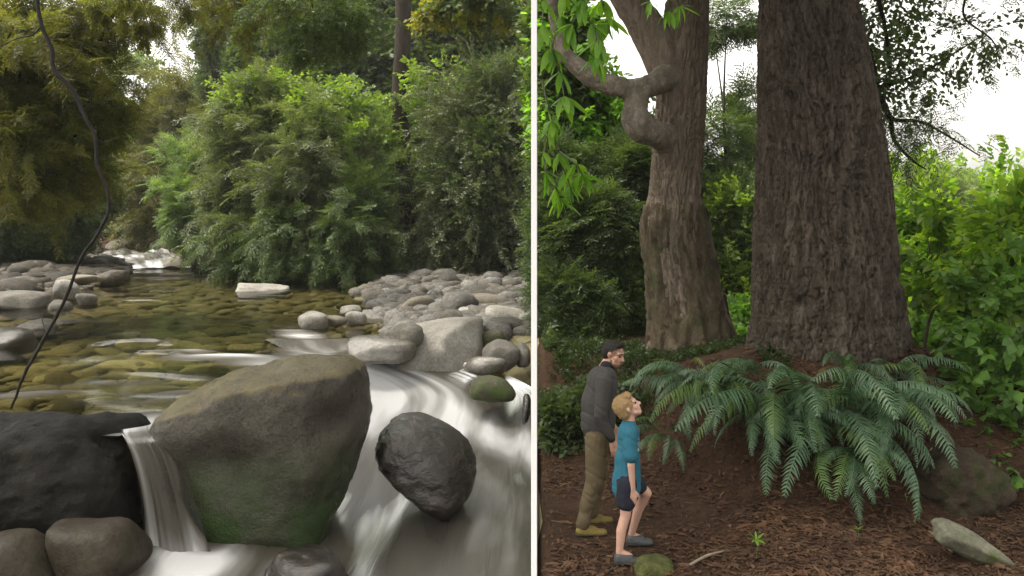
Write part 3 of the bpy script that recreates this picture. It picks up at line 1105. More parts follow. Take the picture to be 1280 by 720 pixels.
def spray_tpl(kind, rng):
    """a twig of unit length along +x with its leaves -> V, F (quads only)"""
    Vs, Fs, n = [], [], 0

    def put(V, F, Rm, off):
        nonlocal n
        Vs.append(V @ Rm.T + off)
        Fs.append(F + n)
        n += len(V)
    if kind == 'fine':          # small-leaved shrub twig
        cnt, L, Wd = 16, .20, .085
        for i in range(cnt):
            t = .1 + .9 * i / cnt
            V, F = leafquad(L * rng.uniform(.7, 1.2), Wd)
            Rm = rotm('Z', (1 if i % 2 else -1) * rng.uniform(.5, 1.3)) @ rotm('Y', rng.uniform(-.7, .5)) @ rotm('X', rng.uniform(-1, 1))
            put(V, F, Rm, np.array([t, 0, -.12 * t * t]))
    elif kind == 'feather':     # conifer spray: side twigs with needle strips
        for i in range(11):
            t = .06 + .9 * i / 11
            sd = 1 if i % 2 else -1
            ln = .42 * (1 - .55 * t) * rng.uniform(.8, 1.2)
            an = sd * rng.uniform(.6, .95)
            for j in range(3):
                V, F = leafquad(ln * .55, .055)
                Rm = rotm('Z', an + rng.uniform(-.45, .45)) @ rotm('Y', rng.uniform(-.1, .45)) @ rotm('X', rng.uniform(-.8, .8))
                o = np.array([t + math.cos(an) * ln * .35 * j, math.sin(an) * ln * .35 * j, -.18 * t * t - .03 * j])
                put(V, F, Rm, o)
    elif kind == 'broad':
        for i in range(7):
            t = .1 + .9 * i / 7
            V, F = leafquad(.34 * rng.uniform(.75, 1.2), .2)
            Rm = rotm('Z', (1 if i % 2 else -1) * rng.uniform(.4, 1.3)) @ rotm('Y', rng.uniform(-.2, .7)) @ rotm('X', rng.uniform(-.7, .7))
            put(V, F, Rm, np.array([t, 0, -.15 * t * t]))
    elif kind == 'heart':       # larger soft leaves on stalks
        for i in range(5):
            t = .15 + .85 * i / 5
            L = .42 * rng.uniform(.7, 1.2)
            V = np.array([[0, 0, 0], [.12 * L, .42 * L, .02], [.55 * L, .34 * L, 0], [L, 0, -.12 * L], [.55 * L, -.34 * L, 0], [.12 * L, -.42 * L, .02], [.4 * L, 0, -.05 * L]])
            F = np.array([[0, 6, 2, 1], [6, 3, 2, 2], [0, 5, 4, 6], [6, 4, 3, 3]])
            F = np.array([[0, 6, 2, 1], [0, 5, 4, 6], [6, 4, 3, 2]])
            Rm = rotm('Z', (1 if i % 2 else -1) * rng.uniform(.3, 1.5)) @ rotm('Y', rng.uniform(.0, .8)) @ rotm('X', rng.uniform(-.4, .4))
            put(V, F, Rm, np.array([t, 0, -.1 * t * t]))
    elif kind == 'strap':       # long leaves in a whorl
        for i in range(8):
            V, F = leafquad(.75 * rng.uniform(.7, 1.1), .17)
            Rm = rotm('X', i * .78 + rng.uniform(-.2, .2)) @ rotm('Z', rng.uniform(.5, 1.2))
            put(V, F, Rm, np.array([.35, 0, 0]))
    if kind in ('fine', 'broad', 'heart', 'feather', 'strap'):
        V = np.array([[0, .008, 0], [0, -.008, 0], [.5, -.006, -.03], [.5, .006, -.03], [1, -.003, -.13], [1, .003, -.13]])
        put(V, np.array([[0, 1, 2, 3], [3, 2, 4, 5]]), np.eye(3), np.zeros(3))
    return np.concatenate(Vs), np.concatenate(Fs)


TPL = {}
for kd in ('fine', 'feather', 'broad', 'heart', 'strap'):
    r_ = np.random.default_rng(len(kd) * 13)
    TPL[kd] = [spray_tpl(kd, r_) for _ in range(5)]


def sprays(pts, dirs, size, kind, rng):
    """broadcast spray templates at pts along dirs -> V, F"""
    pts = np.asarray(pts)
    Xa = unit(dirs)
    up = unit(np.array([0, 0, 1.0]) + rng.normal(0, .45, Xa.shape))
    Ya = unit(np.cross(up, Xa))
    Za = np.cross(Xa, Ya)
    which = rng.integers(len(TPL[kind]), size=len(pts))
    Vs, Fs, n = [], [], 0
    for k, (tv, tf) in enumerate(TPL[kind]):
        ix = np.where(which == k)[0]
        if not len(ix):
            continue
        v = tv[None] * size[ix][:, None, None]
        w_ = pts[ix][:, None] + v[..., :1] * Xa[ix][:, None] + v[..., 1:2] * Ya[ix][:, None] + v[..., 2:] * Za[ix][:, None]
        f = tf[None] + (np.arange(len(ix)) * len(tv))[:, None, None] + n
        Vs.append(w_.reshape(-1, 3))
        Fs.append(f.reshape(-1, 4))
        n += len(ix) * len(tv)
    return np.concatenate(Vs), np.concatenate(Fs)


def clump_points(blobs, clumps, per, rng, cr=.22, droop=.35, shell=.55, out=.9):
    """blobs: (centre, (rx, ry, rz)); -> points and twig directions"""
    ps, ds = [], []
    vol = np.array([(r[0] * r[1] * r[2]) ** (2 / 3) for _, r in blobs])
    cnt = np.maximum(2, (clumps * vol / vol.sum()).astype(int))
    for (c, r), k in zip(blobs, cnt):
        r = np.asarray(r, float)
        d = unit(rng.normal(size=(k, 3)))
        rad = shell + (1 - shell) * rng.random(k) ** .6
        cc = np.asarray(c) + d * rad[:, None] * r
        m = np.mean(r)
        sz = cr * m * rng.uniform(.6, 1.4, k)
        q = unit(rng.normal(size=(k, per, 3)))
        p = cc[:, None] + q * sz[:, None, None] * (rng.random((k, per, 1)) ** .5)
        dr = q * .8 + d[:, None] * out + np.array([0, 0, -droop])
        ps.append(p.reshape(-1, 3))
        ds.append(dr.reshape(-1, 3))
    return np.concatenate(ps), np.concatenate(ds)


def pxblob(px, py, Y, rpx, rpy, ry=None):
    c = P(px, py, Y)
    rx, rz = rpx / FOC * Y, rpy / FOC * Y
    return (c, (rx, ry if ry else rx * .8, rz))


def clip_side(p, d, side):
    if side == 'L':
        k = p[:, 0] < bound(p[:, 1]) - .05
    elif side == 'R':
        k = p[:, 0] > .0262 * p[:, 1] + .13
    else:
        k = np.ones(len(p), bool)
    return p[k], d[k]


def plume_points(blobs, k, per, ln, rng, droop=.9):
    """arching twig lines that stand out of the leafy mass"""
    ps, ds = [], []
    vol = np.array([(r[0] * r[1] * r[2]) ** (2 / 3) for _, r in blobs])
    for (c, r), n in zip(blobs, np.maximum(1, (k * vol / vol.sum()).astype(int))):
        r = np.asarray(r, float)
        for _ in range(n):
            d = unit(rng.normal(size=3) + np.array([0, -.5, .15]))
            p = np.asarray(c) + d * r * rng.uniform(.8, 1.0)
            v = unit(d + rng.normal(0, .35, 3) + np.array([0, 0, .25]))
            L = ln * rng.uniform(.6, 1.3)
            for j in range(per):
                v = unit(v + np.array([0, 0, -droop / per]))
                p = p + v * L / per
                ps.append(p)
                ds.append(v + rng.normal(0, .3, 3))
    return np.array(ps), np.array(ds)


def plant(name, label, cat, blobs, kind, mat, clumps, per, size, side=None, group=None, base=None, trunk_r=None, bark='bark_dark', seed=0,
          cr=.22, droop=.35, shell=.5, out=.9, limbs=6, crown="crown", extra=None, lean=None, plumes=0, plen=1.0):
    """tree or shrub: trunk or stems running into the crown, crown of leafy twigs"""
    rng = np.random.default_rng(seed + 100)
    p, d = clump_points(blobs, clumps, per, rng, cr, droop, shell, out)
    if plumes:
        p2, d2 = plume_points(blobs, plumes, 9, plen, rng, .4 + droop)
        p, d = np.concatenate([p, p2]), np.concatenate([d, d2])
    p, d = clip_side(p, d, side)
    cen = np.mean([b[0] for b in blobs], 0)
    if base is None:
        bx, by = cen[0], cen[1]
        base = np.array([bx, by, float(ground_z(np.array([bx]), np.array([by]))[0])])
    base = np.asarray(base, float)
    t = thing(name, label, cat, base, group)
    V, F = sprays(p - base, d, size * rng.uniform(.7, 1.3, len(p)), kind, rng)
    link(crown, mesh(crown, V, F, M[mat]), t)
    if extra:
        for (bl, kd, mt, cl, pr, sz) in extra:
            p2, d2 = clump_points(bl, cl, pr, rng, cr, droop, shell, out)
            p2, d2 = clip_side(p2, d2, side)
            V, F = sprays(p2 - base, d2, sz * rng.uniform(.7, 1.3, len(p2)), kd, rng)
            link(crown, mesh(crown, V, F, M[mt]), t)
    mb = MB()
    if trunk_r:
        top = cen - base + np.array([0, 0, .3 * max(b[1][2] for b in blobs)])
        mid = top * .5 + np.array([rng.normal(0, .15), 0, 0])
        V, F = tube([np.array([0, 0, -.3]), mid * .4, mid, top], [trunk_r * 1.3, trunk_r, trunk_r * .8, trunk_r * .3], 10, 16)
        mb.add(V, F)
        srcs = [mid, top * .75, mid * .8]
    else:
        trunk_r = .05
        srcs = [np.array([rng.normal(0, .2), rng.normal(0, .2), -.1]) for _ in range(3)]
    for k in range(limbs):
        b = blobs[k % len(blobs)]
        e = np.asarray(b[0]) - base + unit(rng.normal(size=3)) * np.array(b[1]) * .75
        if side == 'L' and e[0] + base[0] > bound(e[1] + base[1]) - .3:
            continue
        if side == 'R' and e[0] + base[0] < .03 * (e[1] + base[1]) + .3:
            continue
        s = srcs[k % len(srcs)]
        m = (s + e) / 2 + rng.normal(0, .12, 3) * np.linalg.norm(e - s) * .5
        r0 = trunk_r * .35
        V, F = tube([s, m, e], [r0, r0 * .6, r0 * .15], 6, 9)
        mb.add(V, F)
    if mb.n:
        link("trunk" if cat == "tree" else "stems", mb.build("stems", M[bark], True), t)
    return t


TL = "trees along the stream"
SL = "shrubs on the stream banks"
# far misty trees up the valley
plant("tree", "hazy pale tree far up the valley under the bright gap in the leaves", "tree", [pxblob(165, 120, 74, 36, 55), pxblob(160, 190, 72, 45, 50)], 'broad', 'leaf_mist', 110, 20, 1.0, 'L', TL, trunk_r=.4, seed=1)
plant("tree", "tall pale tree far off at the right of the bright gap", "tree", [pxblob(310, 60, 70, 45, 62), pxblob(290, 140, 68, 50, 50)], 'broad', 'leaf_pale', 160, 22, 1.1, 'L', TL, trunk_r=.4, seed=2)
plant("tree", "dim green tree closing the far end of the stream", "tree", [pxblob(120, 225, 56, 50, 75), pxblob(160, 270, 54, 50, 40), pxblob(85, 265, 52, 40, 45)], 'feather', 'leaf_mid', 240, 26, 1.2, 'L', TL, trunk_r=.3, seed=3)
plant("tree", "olive brown conifer standing left of the pale bush", "tree", [pxblob(205, 185, 46, 36, 42), pxblob(212, 140, 46, 18, 25), pxblob(205, 250, 45, 42, 55), pxblob(248, 160, 48, 28, 50)], 'feather', 'leaf_olive', 170, 24, .9, 'L', TL, trunk_r=.3, seed=4, droop=.5, plumes=120, plen=2.0)
plant("tree", "dusky tree with a black ivy-clad trunk hanging into the bright gap", "tree", [pxblob(263, 10, 40, 12, 60), pxblob(262, 50, 40, 9, 25), pxblob(285, 95, 44, 35, 25)], 'fine', 'leaf_dark', 90, 24, .6, 'L', TL, trunk_r=.3, seed=5)
plant("tree", "tall green tree behind the bushes in the middle of the bank", "tree", [pxblob(400, 50, 44, 85, 75), pxblob(340, 110, 44, 45, 45), pxblob(450, 110, 42, 60, 60), pxblob(330, 40, 48, 40, 50)], 'broad', 'leaf_mid', 420, 26, .9, 'L', TL, trunk_r=.4, seed=6)
plant("tree", "dense dark tree behind the right bank thicket", "tree", [pxblob(590, 70, 42, 95, 90), pxblob(640, 140, 40, 60, 80), pxblob(540, 150, 40, 50, 70), pxblob(560, 10, 44, 80, 40)], 'broad', 'leaf_mid', 460, 26, .9, 'L', TL, trunk_r=.4, seed=7,
      extra=[([pxblob(600, 15, 40, 75, 28), pxblob(560, 45, 40, 30, 20)], 'broad', 'leaf_gold', 40, 18, .8)])
plant("tree", "slim grey trunk rising through the right bank thicket with light leaves", "tree", [pxblob(505, 170, 30.5, 40, 60), pxblob(485, 110, 30.5, 50, 30), pxblob(560, 110, 30.5, 60, 30)], 'broad', 'leaf_lime', 34, 11, .5, 'L', TL,
      base=P(512, 335, 31), trunk_r=None, seed=8, limbs=8, bark='twig')
# its trunk
tk = bpy.data.objects["tree.007"] if "tree.007" in bpy.data.objects else None
V, F = tube([P(514, 345, 31) - P(512, 335, 31), P(508, 250, 31) - P(512, 335, 31), P(500, 130, 31) - P(512, 335, 31), P(504, 40, 31) - P(512, 335, 31), P(503, -60, 31) - P(512, 335, 31)], [.42, .33, .29, .28, .25], 12, 30)
if tk:
    link("trunk", mesh("trunk", V, F, M['bark_dark'], True), tk)

plant("shrub", "pale feathery bush at the far bend, leftmost of the bank bushes", "shrub", [pxblob(248, 230, 34, 32, 50), pxblob(236, 268, 33, 22, 36), pxblob(275, 200, 35, 24, 30)], 'feather', 'leaf_pale', 110, 22, .55, 'L', SL, seed=20, droop=.3, plumes=70, plen=.8)
plant("shrub", "great rounded grey-green bush overhanging the pool", "shrub", [pxblob(322, 190, 30, 48, 72), pxblob(385, 225, 29, 55, 65), pxblob(300, 255, 30, 34, 58), pxblob(440, 265, 28.5, 36, 48), pxblob(345, 140, 31, 36, 36), pxblob(340, 280, 28.7, 40, 40)],
      'feather', 'leaf_grey', 330, 24, .62, 'L', SL, seed=21, droop=.35, plumes=260, plen=1.1,
      extra=[([pxblob(330, 130, 30, 55, 35), pxblob(400, 150, 29.5, 70, 45), pxblob(450, 190, 29, 45, 45)], 'broad', 'leaf_lime', 120, 14, .42)])
plant("shrub", "low dark green bush trailing its twigs into the pool", "shrub", [pxblob(370, 300, 28, 60, 40), pxblob(430, 305, 27.5, 50, 42), pxblob(320, 305, 29, 40, 32), pxblob(455, 270, 27.6, 28, 45)], 'feather', 'leaf_mid', 190, 22, .5, 'L', SL, seed=22, droop=.75, plumes=220, plen=1.2)
plant("shrub", "dark twiggy thicket on the right bank against the white divider", "shrub", [pxblob(610, 190, 29, 68, 90), pxblob(640, 250, 28, 60, 70), pxblob(575, 260, 29, 42, 60), pxblob(606, 300, 28.5, 72, 32), pxblob(650, 150, 29, 50, 70)],
      'fine', 'leaf_thick', 400, 22, .5, 'L', SL, seed=23, droop=.5, plumes=260, plen=1.3,
      extra=[([pxblob(605, 230, 28, 65, 80), pxblob(635, 130, 29, 60, 60)], 'fine', 'leaf_mid', 140, 18, .5)])
plant("shrub", "shadowy bush around the foot of the slim grey trunk", "shrub", [pxblob(490, 280, 33, 40, 50), pxblob(485, 200, 33.5, 45, 50), pxblob(535, 190, 33.5, 40, 50), pxblob(530, 270, 33, 35, 50)], 'fine', 'leaf_dark', 170, 24, .6, 'L', SL, seed=24, droop=.4)
plant("shrub", "mixed green bush leaning over the left gravel bank", "shrub", [pxblob(40, 260, 30, 60, 50), pxblob(80, 240, 32, 40, 50), pxblob(5, 240, 28, 50, 60)], 'feather', 'leaf_mid', 250, 26, .8, 'L', SL, seed=25, droop=.5)

# overhanging trees of the left foreground
rb = np.random.default_rng(91)
boughs = [pxblob(rb.uniform(-30, 150) * (1 - .2 * k / 17), -10 + 250 * k / 17 + rb.uniform(-12, 12), 16.5 + rb.uniform(-1, 2), rb.uniform(40, 70), rb.uniform(9, 17)) for k in range(18)]
boughs += [pxblob(110, 20, 18, 60, 22), pxblob(35, 60, 17, 70, 25), pxblob(60, 110, 17.5, 70, 22), pxblob(0, 160, 16.5, 55, 25), pxblob(10, 230, 17, 50, 25)]
plant("tree", "brown-leaved tree hanging over the left bank", "tree", boughs,
      'feather', 'leaf_brown', 260, 17, .42, 'L', TL, base=np.array([-12.6, 17.5, float(ground_z(np.array([-12.6]), np.array([17.5]))[0])]), trunk_r=.22, seed=30, droop=.45, limbs=22, cr=.3, shell=.3,
      plumes=150, plen=.9,
      extra=[([pxblob(50, 190, 19, 60, 25), pxblob(110, 160, 20, 35, 25), pxblob(20, 150, 18, 50, 20), pxblob(70, 60, 19, 60, 25), pxblob(120, 90, 19, 30, 18)], 'broad', 'leaf_lime', 80, 14, .34),
             ([pxblob(60, 230, 19, 50, 22), pxblob(30, 110, 19, 50, 25), pxblob(90, 40, 19, 60, 25)], 'feather', 'leaf_olive', 80, 16, .42)])
plant("leafy_branch", "dark leafy branch hanging from above the pool, top middle of the stream view", "branch",
      [pxblob(400, 15, 14, 55, 40), pxblob(370, 50, 14, 30, 35), pxblob(440, 20, 14.3, 40, 30), pxblob(345, 15, 13.8, 30, 30)], 'fine', 'leaf_dark', 60, 13, .24, 'L', None,
      base=P(400, -60, 14), seed=31, droop=.7, limbs=12, plumes=40, plen=.6, bark='bark_dark', extra=[([pxblob(410, 40, 14, 50, 30)], 'fine', 'leaf_mid', 35, 12, .24)], crown="leaves")
plant("leafy_branch", "narrow dark branch drooping into the bright gap at the top left", "branch",
      [pxblob(172, 5, 16, 18, 38), pxblob(185, 35, 16, 10, 20), pxblob(145, 10, 16.4, 25, 14)], 'fine', 'leaf_brown', 42, 16, .26, 'L', None,
      base=P(170, -60, 16), seed=32, droop=.8, limbs=5, crown="leaves")

plant("tree", "tall tree out of view, added to shade the near stream", "tree",  # unseen crown, added to shade the boulders and near water
      [((-5.5, 8.5, 10.5), (3.2, 3.2, 1.8)), ((-2.2, 9.5, 11), (2.6, 3.0, 1.6)), ((-8.5, 10, 10), (3, 3, 2))], 'feather', 'leaf_brown', 170, 22, .7, 'L', TL,
      base=np.array([-12.9, 9.5, float(ground_z(np.array([-12.9]), np.array([9.5]))[0])]), trunk_r=.25, seed=33, limbs=8)

plant("leafy_branch", "long brown-green bough drooping across the top of the stream view left of the slim trunk", "branch",
      [pxblob(280, -8, 20, 60, 16), pxblob(230, 8, 20.5, 40, 12), pxblob(340, 5, 19.5, 45, 16), pxblob(300, 25, 20, 30, 14), pxblob(205, 28, 20.5, 18, 10)], 'feather', 'leaf_brown', 70, 12, .34, 'L', None,
      base=P(330, -80, 20), seed=34, droop=.7, limbs=9, crown="leaves", plumes=45, plen=.9)
plant("leafy_branch", "yellow-tinged leafy bough at the top of the stream view right of the slim trunk", "branch",
      [pxblob(570, 0, 22, 50, 18), pxblob(620, 12, 22, 45, 18), pxblob(540, 20, 22, 22, 12)], 'broad', 'leaf_gold', 40, 11, .36, 'L', None,
      base=P(580, -80, 22), seed=35, droop=.6, limbs=7, crown="leaves", extra=[([pxblob(600, 5, 22, 60, 25)], 'broad', 'leaf_mid', 45, 12, .36)])

# thin bent stick
pts = [P(a, b, 9.2) for a, b in [(50, -40), (47, 0), (52, 33), (65, 62), (68, 88), (92, 115), (107, 148), (120, 175), (121, 205), (135, 242), (134, 268), (119, 297), (103, 320), (85, 365), (60, 415), (32, 465), (14, 512)]]
base = pts[-1].copy()
V, F = tube([p - base for p in pts], [.022] * 4 + [.024, .023, .02, .019, .018, .017, .017, .016, .016, .017, .018, .017, .012], 8, 90)
V += np.stack([fbm(V * 9, 3), fbm(V * 9 + 5, 3), fbm(V * 9 + 11, 3)], 1) * .007
mb = MB()
mb.add(V, F)
for a, b in (((68, 88), [(80, 84), (96, 70), (104, 52)]), ((120, 175), [(131, 178), (146, 172)]), ((52, 33), [(40, 44), (22, 48), (-4, 60)]), ((103, 320), [(112, 316), (120, 318)]), ((60, 415), [(54, 405), (52, 394)])):
    q_ = [P(*a, 9.2) - base] + [P(*c_, 9.2 + .1 * (k_ + 1)) - base for k_, c_ in enumerate(b)]
    mb.add(*tube(q_, np.linspace(.012, .004, len(q_)), 6, 16))
link("bent_stick", mb.build("bent_stick", M['stick'], True), None, "thin black crooked stick bending down from the leaves into the pool", "stick", loc=base)

# forest masses beyond everything, left and right
def far_forest(x0, x1, Y0, Y1, h, n, mat, seed, zlo=0, s0=1.6, s1=3.0):
    rng = np.random.default_rng(seed)
    x = rng.uniform(x0, x1, n)
    y = rng.uniform(Y0, Y1, n)
    g = ground_z(x, y)
    top = h * (1 + .35 * vnoise(np.stack([x * .07, y * .05, x * 0], -1)))
    top = top * (1 - .62 * np.exp(-((x / y + .405) / .055) ** 2))      # the valley of the stream
    z = g + zlo + rng.random(n) ** .8 * top
    return sprays(np.stack([x, y, z], -1), rng.normal(size=(n, 3)) + np.array([0, -.7, -.2]), rng.uniform(s0, s1, n), 'broad', rng)


V1, F1 = far_forest(-110, -15, 84, 110, 13, 5200, 'leaf_mid', 1)
V2, F2 = far_forest(-22, .5, 64, 80, 13, 2600, 'leaf_mid', 2, 0, 1.2, 2.0)
mb = MB()
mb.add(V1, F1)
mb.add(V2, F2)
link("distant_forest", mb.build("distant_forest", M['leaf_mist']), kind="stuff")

# ------------------------------------------------------------------ the two great trunks
def big_trunk(rows, Y, name, label, mat, seed, nu=220, nv=340, amp=.06, furrow=10, extra_top=4.0, plate=1.0, ystart=None, bands=None):
    """rows: (py, px left, px right). rings are stacked along z"""
    rows = np.array(rows, float)
    z = CAM_Z - (rows[:, 0] - HOR) / FOC * Y
    xl, xr = (rows[:, 1] - 640) / FOC * Y, (rows[:, 2] - 640) / FOC * Y
    o = np.argsort(z)
    z, xl, xr = z[o], xl[o], xr[o]
    zz = np.linspace(z[0], z[-1], nv)
    c = np.interp(zz, z, (xl + xr) / 2)
    r = np.interp(zz, z, (xr - xl) / 2)
    ker = np.ones(9) / 9
    c = np.convolve(np.pad(c, 4, 'edge'), ker, 'valid')
    r = np.convolve(np.pad(r, 4, 'edge'), ker, 'valid')
    an = np.linspace(0, 2 * np.pi, nu, endpoint=False)
    A, Zg = np.meshgrid(an, zz)
    Cs, Sn = np.cos(A), np.sin(A)
    rr = r[:, None]
    q0 = np.stack([Cs * rr, Sn * rr, Zg * .6], -1)
    wz = fbm(q0 * 2.2 + seed, 3) * .06
    q = np.stack([(Cs * rr + wz) * furrow, (Sn * rr - wz) * furrow, (Zg + wz) * furrow * .17], -1)
    wob = fbm(np.stack([Cs * 1.2, Sn * 1.2, Zg * .5], -1) + seed, 3)
    ridg = 1 - np.abs(fbm(q + seed, 4, .55)) * 1.6
    fine = fbm(q * 3.1 + 5, 3)
    n_a = fbm(q + seed, 4, .55)
    n_b = fbm(q * np.array([2.3, 2.3, 3.2]) + 31, 3)
    n_c = fbm(q * np.array([1, 1, 3.5]) * .8 + 77, 3)
    disp = -amp * 1.1 * np.exp(-(n_a / .17) ** 2) - amp * .55 * np.exp(-(n_b / .16) ** 2) - amp * .18 * np.exp(-(n_c / .10) ** 2)
    disp = disp + amp * .25 * fine + wob * .05 * rr - amp * 1.0 * smooth(.5, .8, vnoise(q0 * np.array([4, 4, 7]) + seed * 3)) + amp * .5
    # flutes at the foot
    foot = smooth(zz[0] + 1.0, zz[0], Zg)
    disp = disp + foot * .14 * rr * np.cos(A * 7 + seed)
    rad = rr + disp - amp * .3
    base = np.array([c[0], Y, zz[0]])
    V = np.stack([c[:, None] + Cs * rad, Y + Sn * rad * .95, Zg], -1).reshape(-1, 3) - base
    F = grid_faces(nv, nu, True)
    t = thing(name, label, "tree", base, "great forest trees")
    link("trunk", mesh("trunk", V, F, M[mat], True), t)
    return t, base


big, bigb = big_trunk([(-330, 968, 1036), (0, 953, 1070), (100, 949, 1088), (200, 946, 1103), (300, 943, 1115), (400, 940, 1128), (450, 930, 1140), (485, 905, 1160), (530, 870, 1190)],
                      10.8, "tree", "massive dark furrowed trunk, the thickest tree, ferns at its foot", 'bark_big', 3, 460, 700, .044, 14)
lean, leanb = big_trunk([(-330, 845, 885), (0, 832, 886), (60, 826, 885), (130, 820, 883), (200, 816, 879), (245, 812, 875), (258, 808, 880), (275, 805, 880), (300, 806, 882), (350, 811, 898), (400, 815, 912), (440, 812, 926), (480, 800, 945)],
                        12.2, "tree", "leaning grey-brown trunk with a pale burl and a crooked limb", 'bark_lean', 9, 280, 560, .03, 16)


def rel(pts, b):
    return [np.asarray(p) - b for p in pts]


V, F = tube(rel([P(852, 150, 12.2), P(838, 90, 12.2), P(812, 40, 12.2), P(786, 0, 12.2), P(745, -70, 12.2), P(700, -150, 12.2)], leanb), [.25, .30, .26, .22, .2, .17], 20, 60)
V += unit(V - V.mean(0)) * (fbm(V * 9, 3) * .02)[:, None]
link("limb", mesh("limb", V, F, M['bark_lean'], True), lean)
# mossy collar of old bark round the lean trunk
rngc = np.random.default_rng(5)
mb = MB()
an = np.linspace(0, 2 * np.pi, 120, endpoint=False)
zz = np.linspace(-1.5, .20, 90)
rows = [(258, 808, 880), (275, 804, 882), (300, 805, 884), (350, 810, 900), (400, 814, 914), (440, 811, 928)]
rz = np.array([CAM_Z - (r[0] - HOR) / FOC * 12.2 for r in rows])
rc = np.array([((r[1] + r[2]) / 2 - 640) / FOC * 12.2 for r in rows])
rr_ = np.array([(r[2] - r[1]) / 2 / FOC * 12.2 for r in rows])
zc = np.linspace(rz[-1], rz[0] + .05, 110)
cc = np.interp(zc, rz[::-1], rc[::-1])
rad = np.interp(zc, rz[::-1], rr_[::-1])
A, Zg = np.meshgrid(an, zc)
q = np.stack([np.cos(A) * 6, np.sin(A) * 6, Zg * 3], -1)
lim = rz[0] - .02 + .10 * fbm(np.stack([np.cos(A) * 2, np.sin(A) * 2, A * 0], -1), 3)
pad = .012 + .05 * smooth(-.2, .5, fbm(q, 4)) - .12 * smooth(.0, .1, Zg - lim) - .10 * smooth(.0, -.9, fbm(q * .35 + 8, 3) - .1)
V = np.stack([cc[:, None] + np.cos(A) * (rad[:, None] + pad), 12.2 + np.sin(A) * (rad[:, None] + pad) * .95, Zg], -1).reshape(-1, 3) - leanb
link("moss_collar", mesh("moss_collar", V, grid_faces(110, 120, True), M['bark_moss'], True), lean)

# crown branches of the great trunk that show against the sky
def branch_with_leaves(parent, base, ctrl, rads, mat, kind, nsp, size, seed, jitter=.25, droop=.4, frm=.3, bark='bark_dark', names=("limb", "leaves")):
    rng = np.random.default_rng(seed)
    c = catmull(ctrl, 60)
    V, F = tube(rel(ctrl, base), rads, 8, 40)
    link(names[0], mesh(names[0], V, F, M[bark], True), parent)
    i = rng.choice(rng.integers(int(60 * frm), 60, 7), nsp)
    p = c[i] + rng.normal(0, jitter, (nsp, 3))
    d = (p - c[i]) / jitter + rng.normal(0, .4, (nsp, 3)) + np.array([0, 0, -droop])
    p, d = clip_side(p, d, 'R')
    V, F = sprays(p - base, d, size * rng.uniform(.7, 1.3, len(p)), kind, rng)
    link(names[1], mesh(names[1], V, F, M[mat]), parent)


def crown_over(t, base, blobs, mat, clumps, per, size, seed, side=None):  # crown out of view, added to dim the ground below
    rng = np.random.default_rng(seed)
    p, d = clump_points(blobs, clumps, per, rng, .25, .4, .4, .9)
    p, d = clip_side(p, d, side)
    V, F = sprays(p - base, d, size * rng.uniform(.7, 1.3, len(p)), 'feather', rng)
    link("crown", mesh("crown", V, F, M[mat]), t)


crown_over(big, bigb, [((4.2, 10.8, 11), (4.5, 4.2, 2.8)), ((3.8, 8.8, 9.6), (3.2, 2.4, 1.8)), ((5.6, 11.5, 9.5), (3, 3, 2))], 'leaf_dark', 260, 22, .8, 400)
crown_over(lean, leanb, [((1.9, 11.5, 10), (2.6, 3, 2.2)), ((2.0, 9.4, 9.2), (2.0, 2.0, 1.4))], 'leaf_dark', 130, 22, .8, 401)
BR = [
    ([(1085, 95), (1095, 120), (1112, 145), (1118, 175), (1140, 200), (1158, 212)], [.055, .045, .035, .025, .018, .008], 11.3, 'leaf_dark', 60, .13),
    ([(1085, 60), (1094, 90), (1100, 108), (1150, 92), (1195, 65), (1235, 40)], [.04, .03, .025, .016, .012, .006], 11.2, 'leaf_dark', 70, .13),
    ([(1100, 118), (1115, 148), (1150, 152), (1185, 170), (1225, 195)], [.04, .03, .02, .014, .008], 11.2, 'leaf_dark', 70, .13),
    ([(1080, -60), (1098, 0), (1108, 45), (1112, 85)], [.04, .03, .025, .012], 11.3, 'leaf_mid', 120, .17),
    ([(1240, -60), (1215, -20), (1205, 20), (1240, 50), (1250, 78)], [.02, .018, .014, .010, .005], 11.0, 'leaf_mid', 60, .16),
    ([(1150, -80), (1130, -30), (1125, 5), (1150, 25)], [.018, .015, .012, .006], 11.4, 'leaf_mid', 40, .12),
]
for k, (pp, rd, Yb, mt, n, jit) in enumerate(BR):
    branch_with_leaves(big, bigb, [P(a, b, Yb) for a, b in pp], rd, mt, 'broad' if k % 2 else 'feather', int(n * 1.6), .26, 200 + k, jit * 1.4, .6, .2)

# ------------------------------------------------------------------ right forest
TR = "trees of the shaded forest"
SR = "shrubs of the forest edge"
plant("tree", "dark feathery conifer filling the shade behind the man", "tree",
      [pxblob(720, 300, 15.5, 60, 60), pxblob(770, 330, 15.5, 55, 55), pxblob(700, 390, 14.6, 60, 55), pxblob(770, 400, 15.2, 55, 50), pxblob(710, 470, 14, 55, 55), pxblob(785, 230, 16.5, 45, 40), pxblob(700, 230, 16.5, 40, 35)],
      'feather', 'leaf_dark', 620, 26, .42, 'R', TR, trunk_r=.15, seed=40, droop=.45, limbs=16)
plant("shrub", "low dark undergrowth behind the man's legs", "shrub", [pxblob(700, 520, 12.6, 60, 50), pxblob(770, 500, 13, 60, 50), pxblob(690, 560, 11.8, 40, 30), pxblob(830, 480, 13.3, 35, 40), pxblob(684, 470, 12.4, 22, 50), pxblob(682, 530, 11.2, 22, 40), pxblob(695, 545, 10.9, 35, 38), pxblob(745, 535, 11.0, 42, 42), pxblob(805, 525, 11.2, 40, 38), pxblob(845, 500, 11.6, 30, 34)], 'broad', 'leaf_dark', 500, 20, .24, 'R', SR, seed=41, droop=.3)
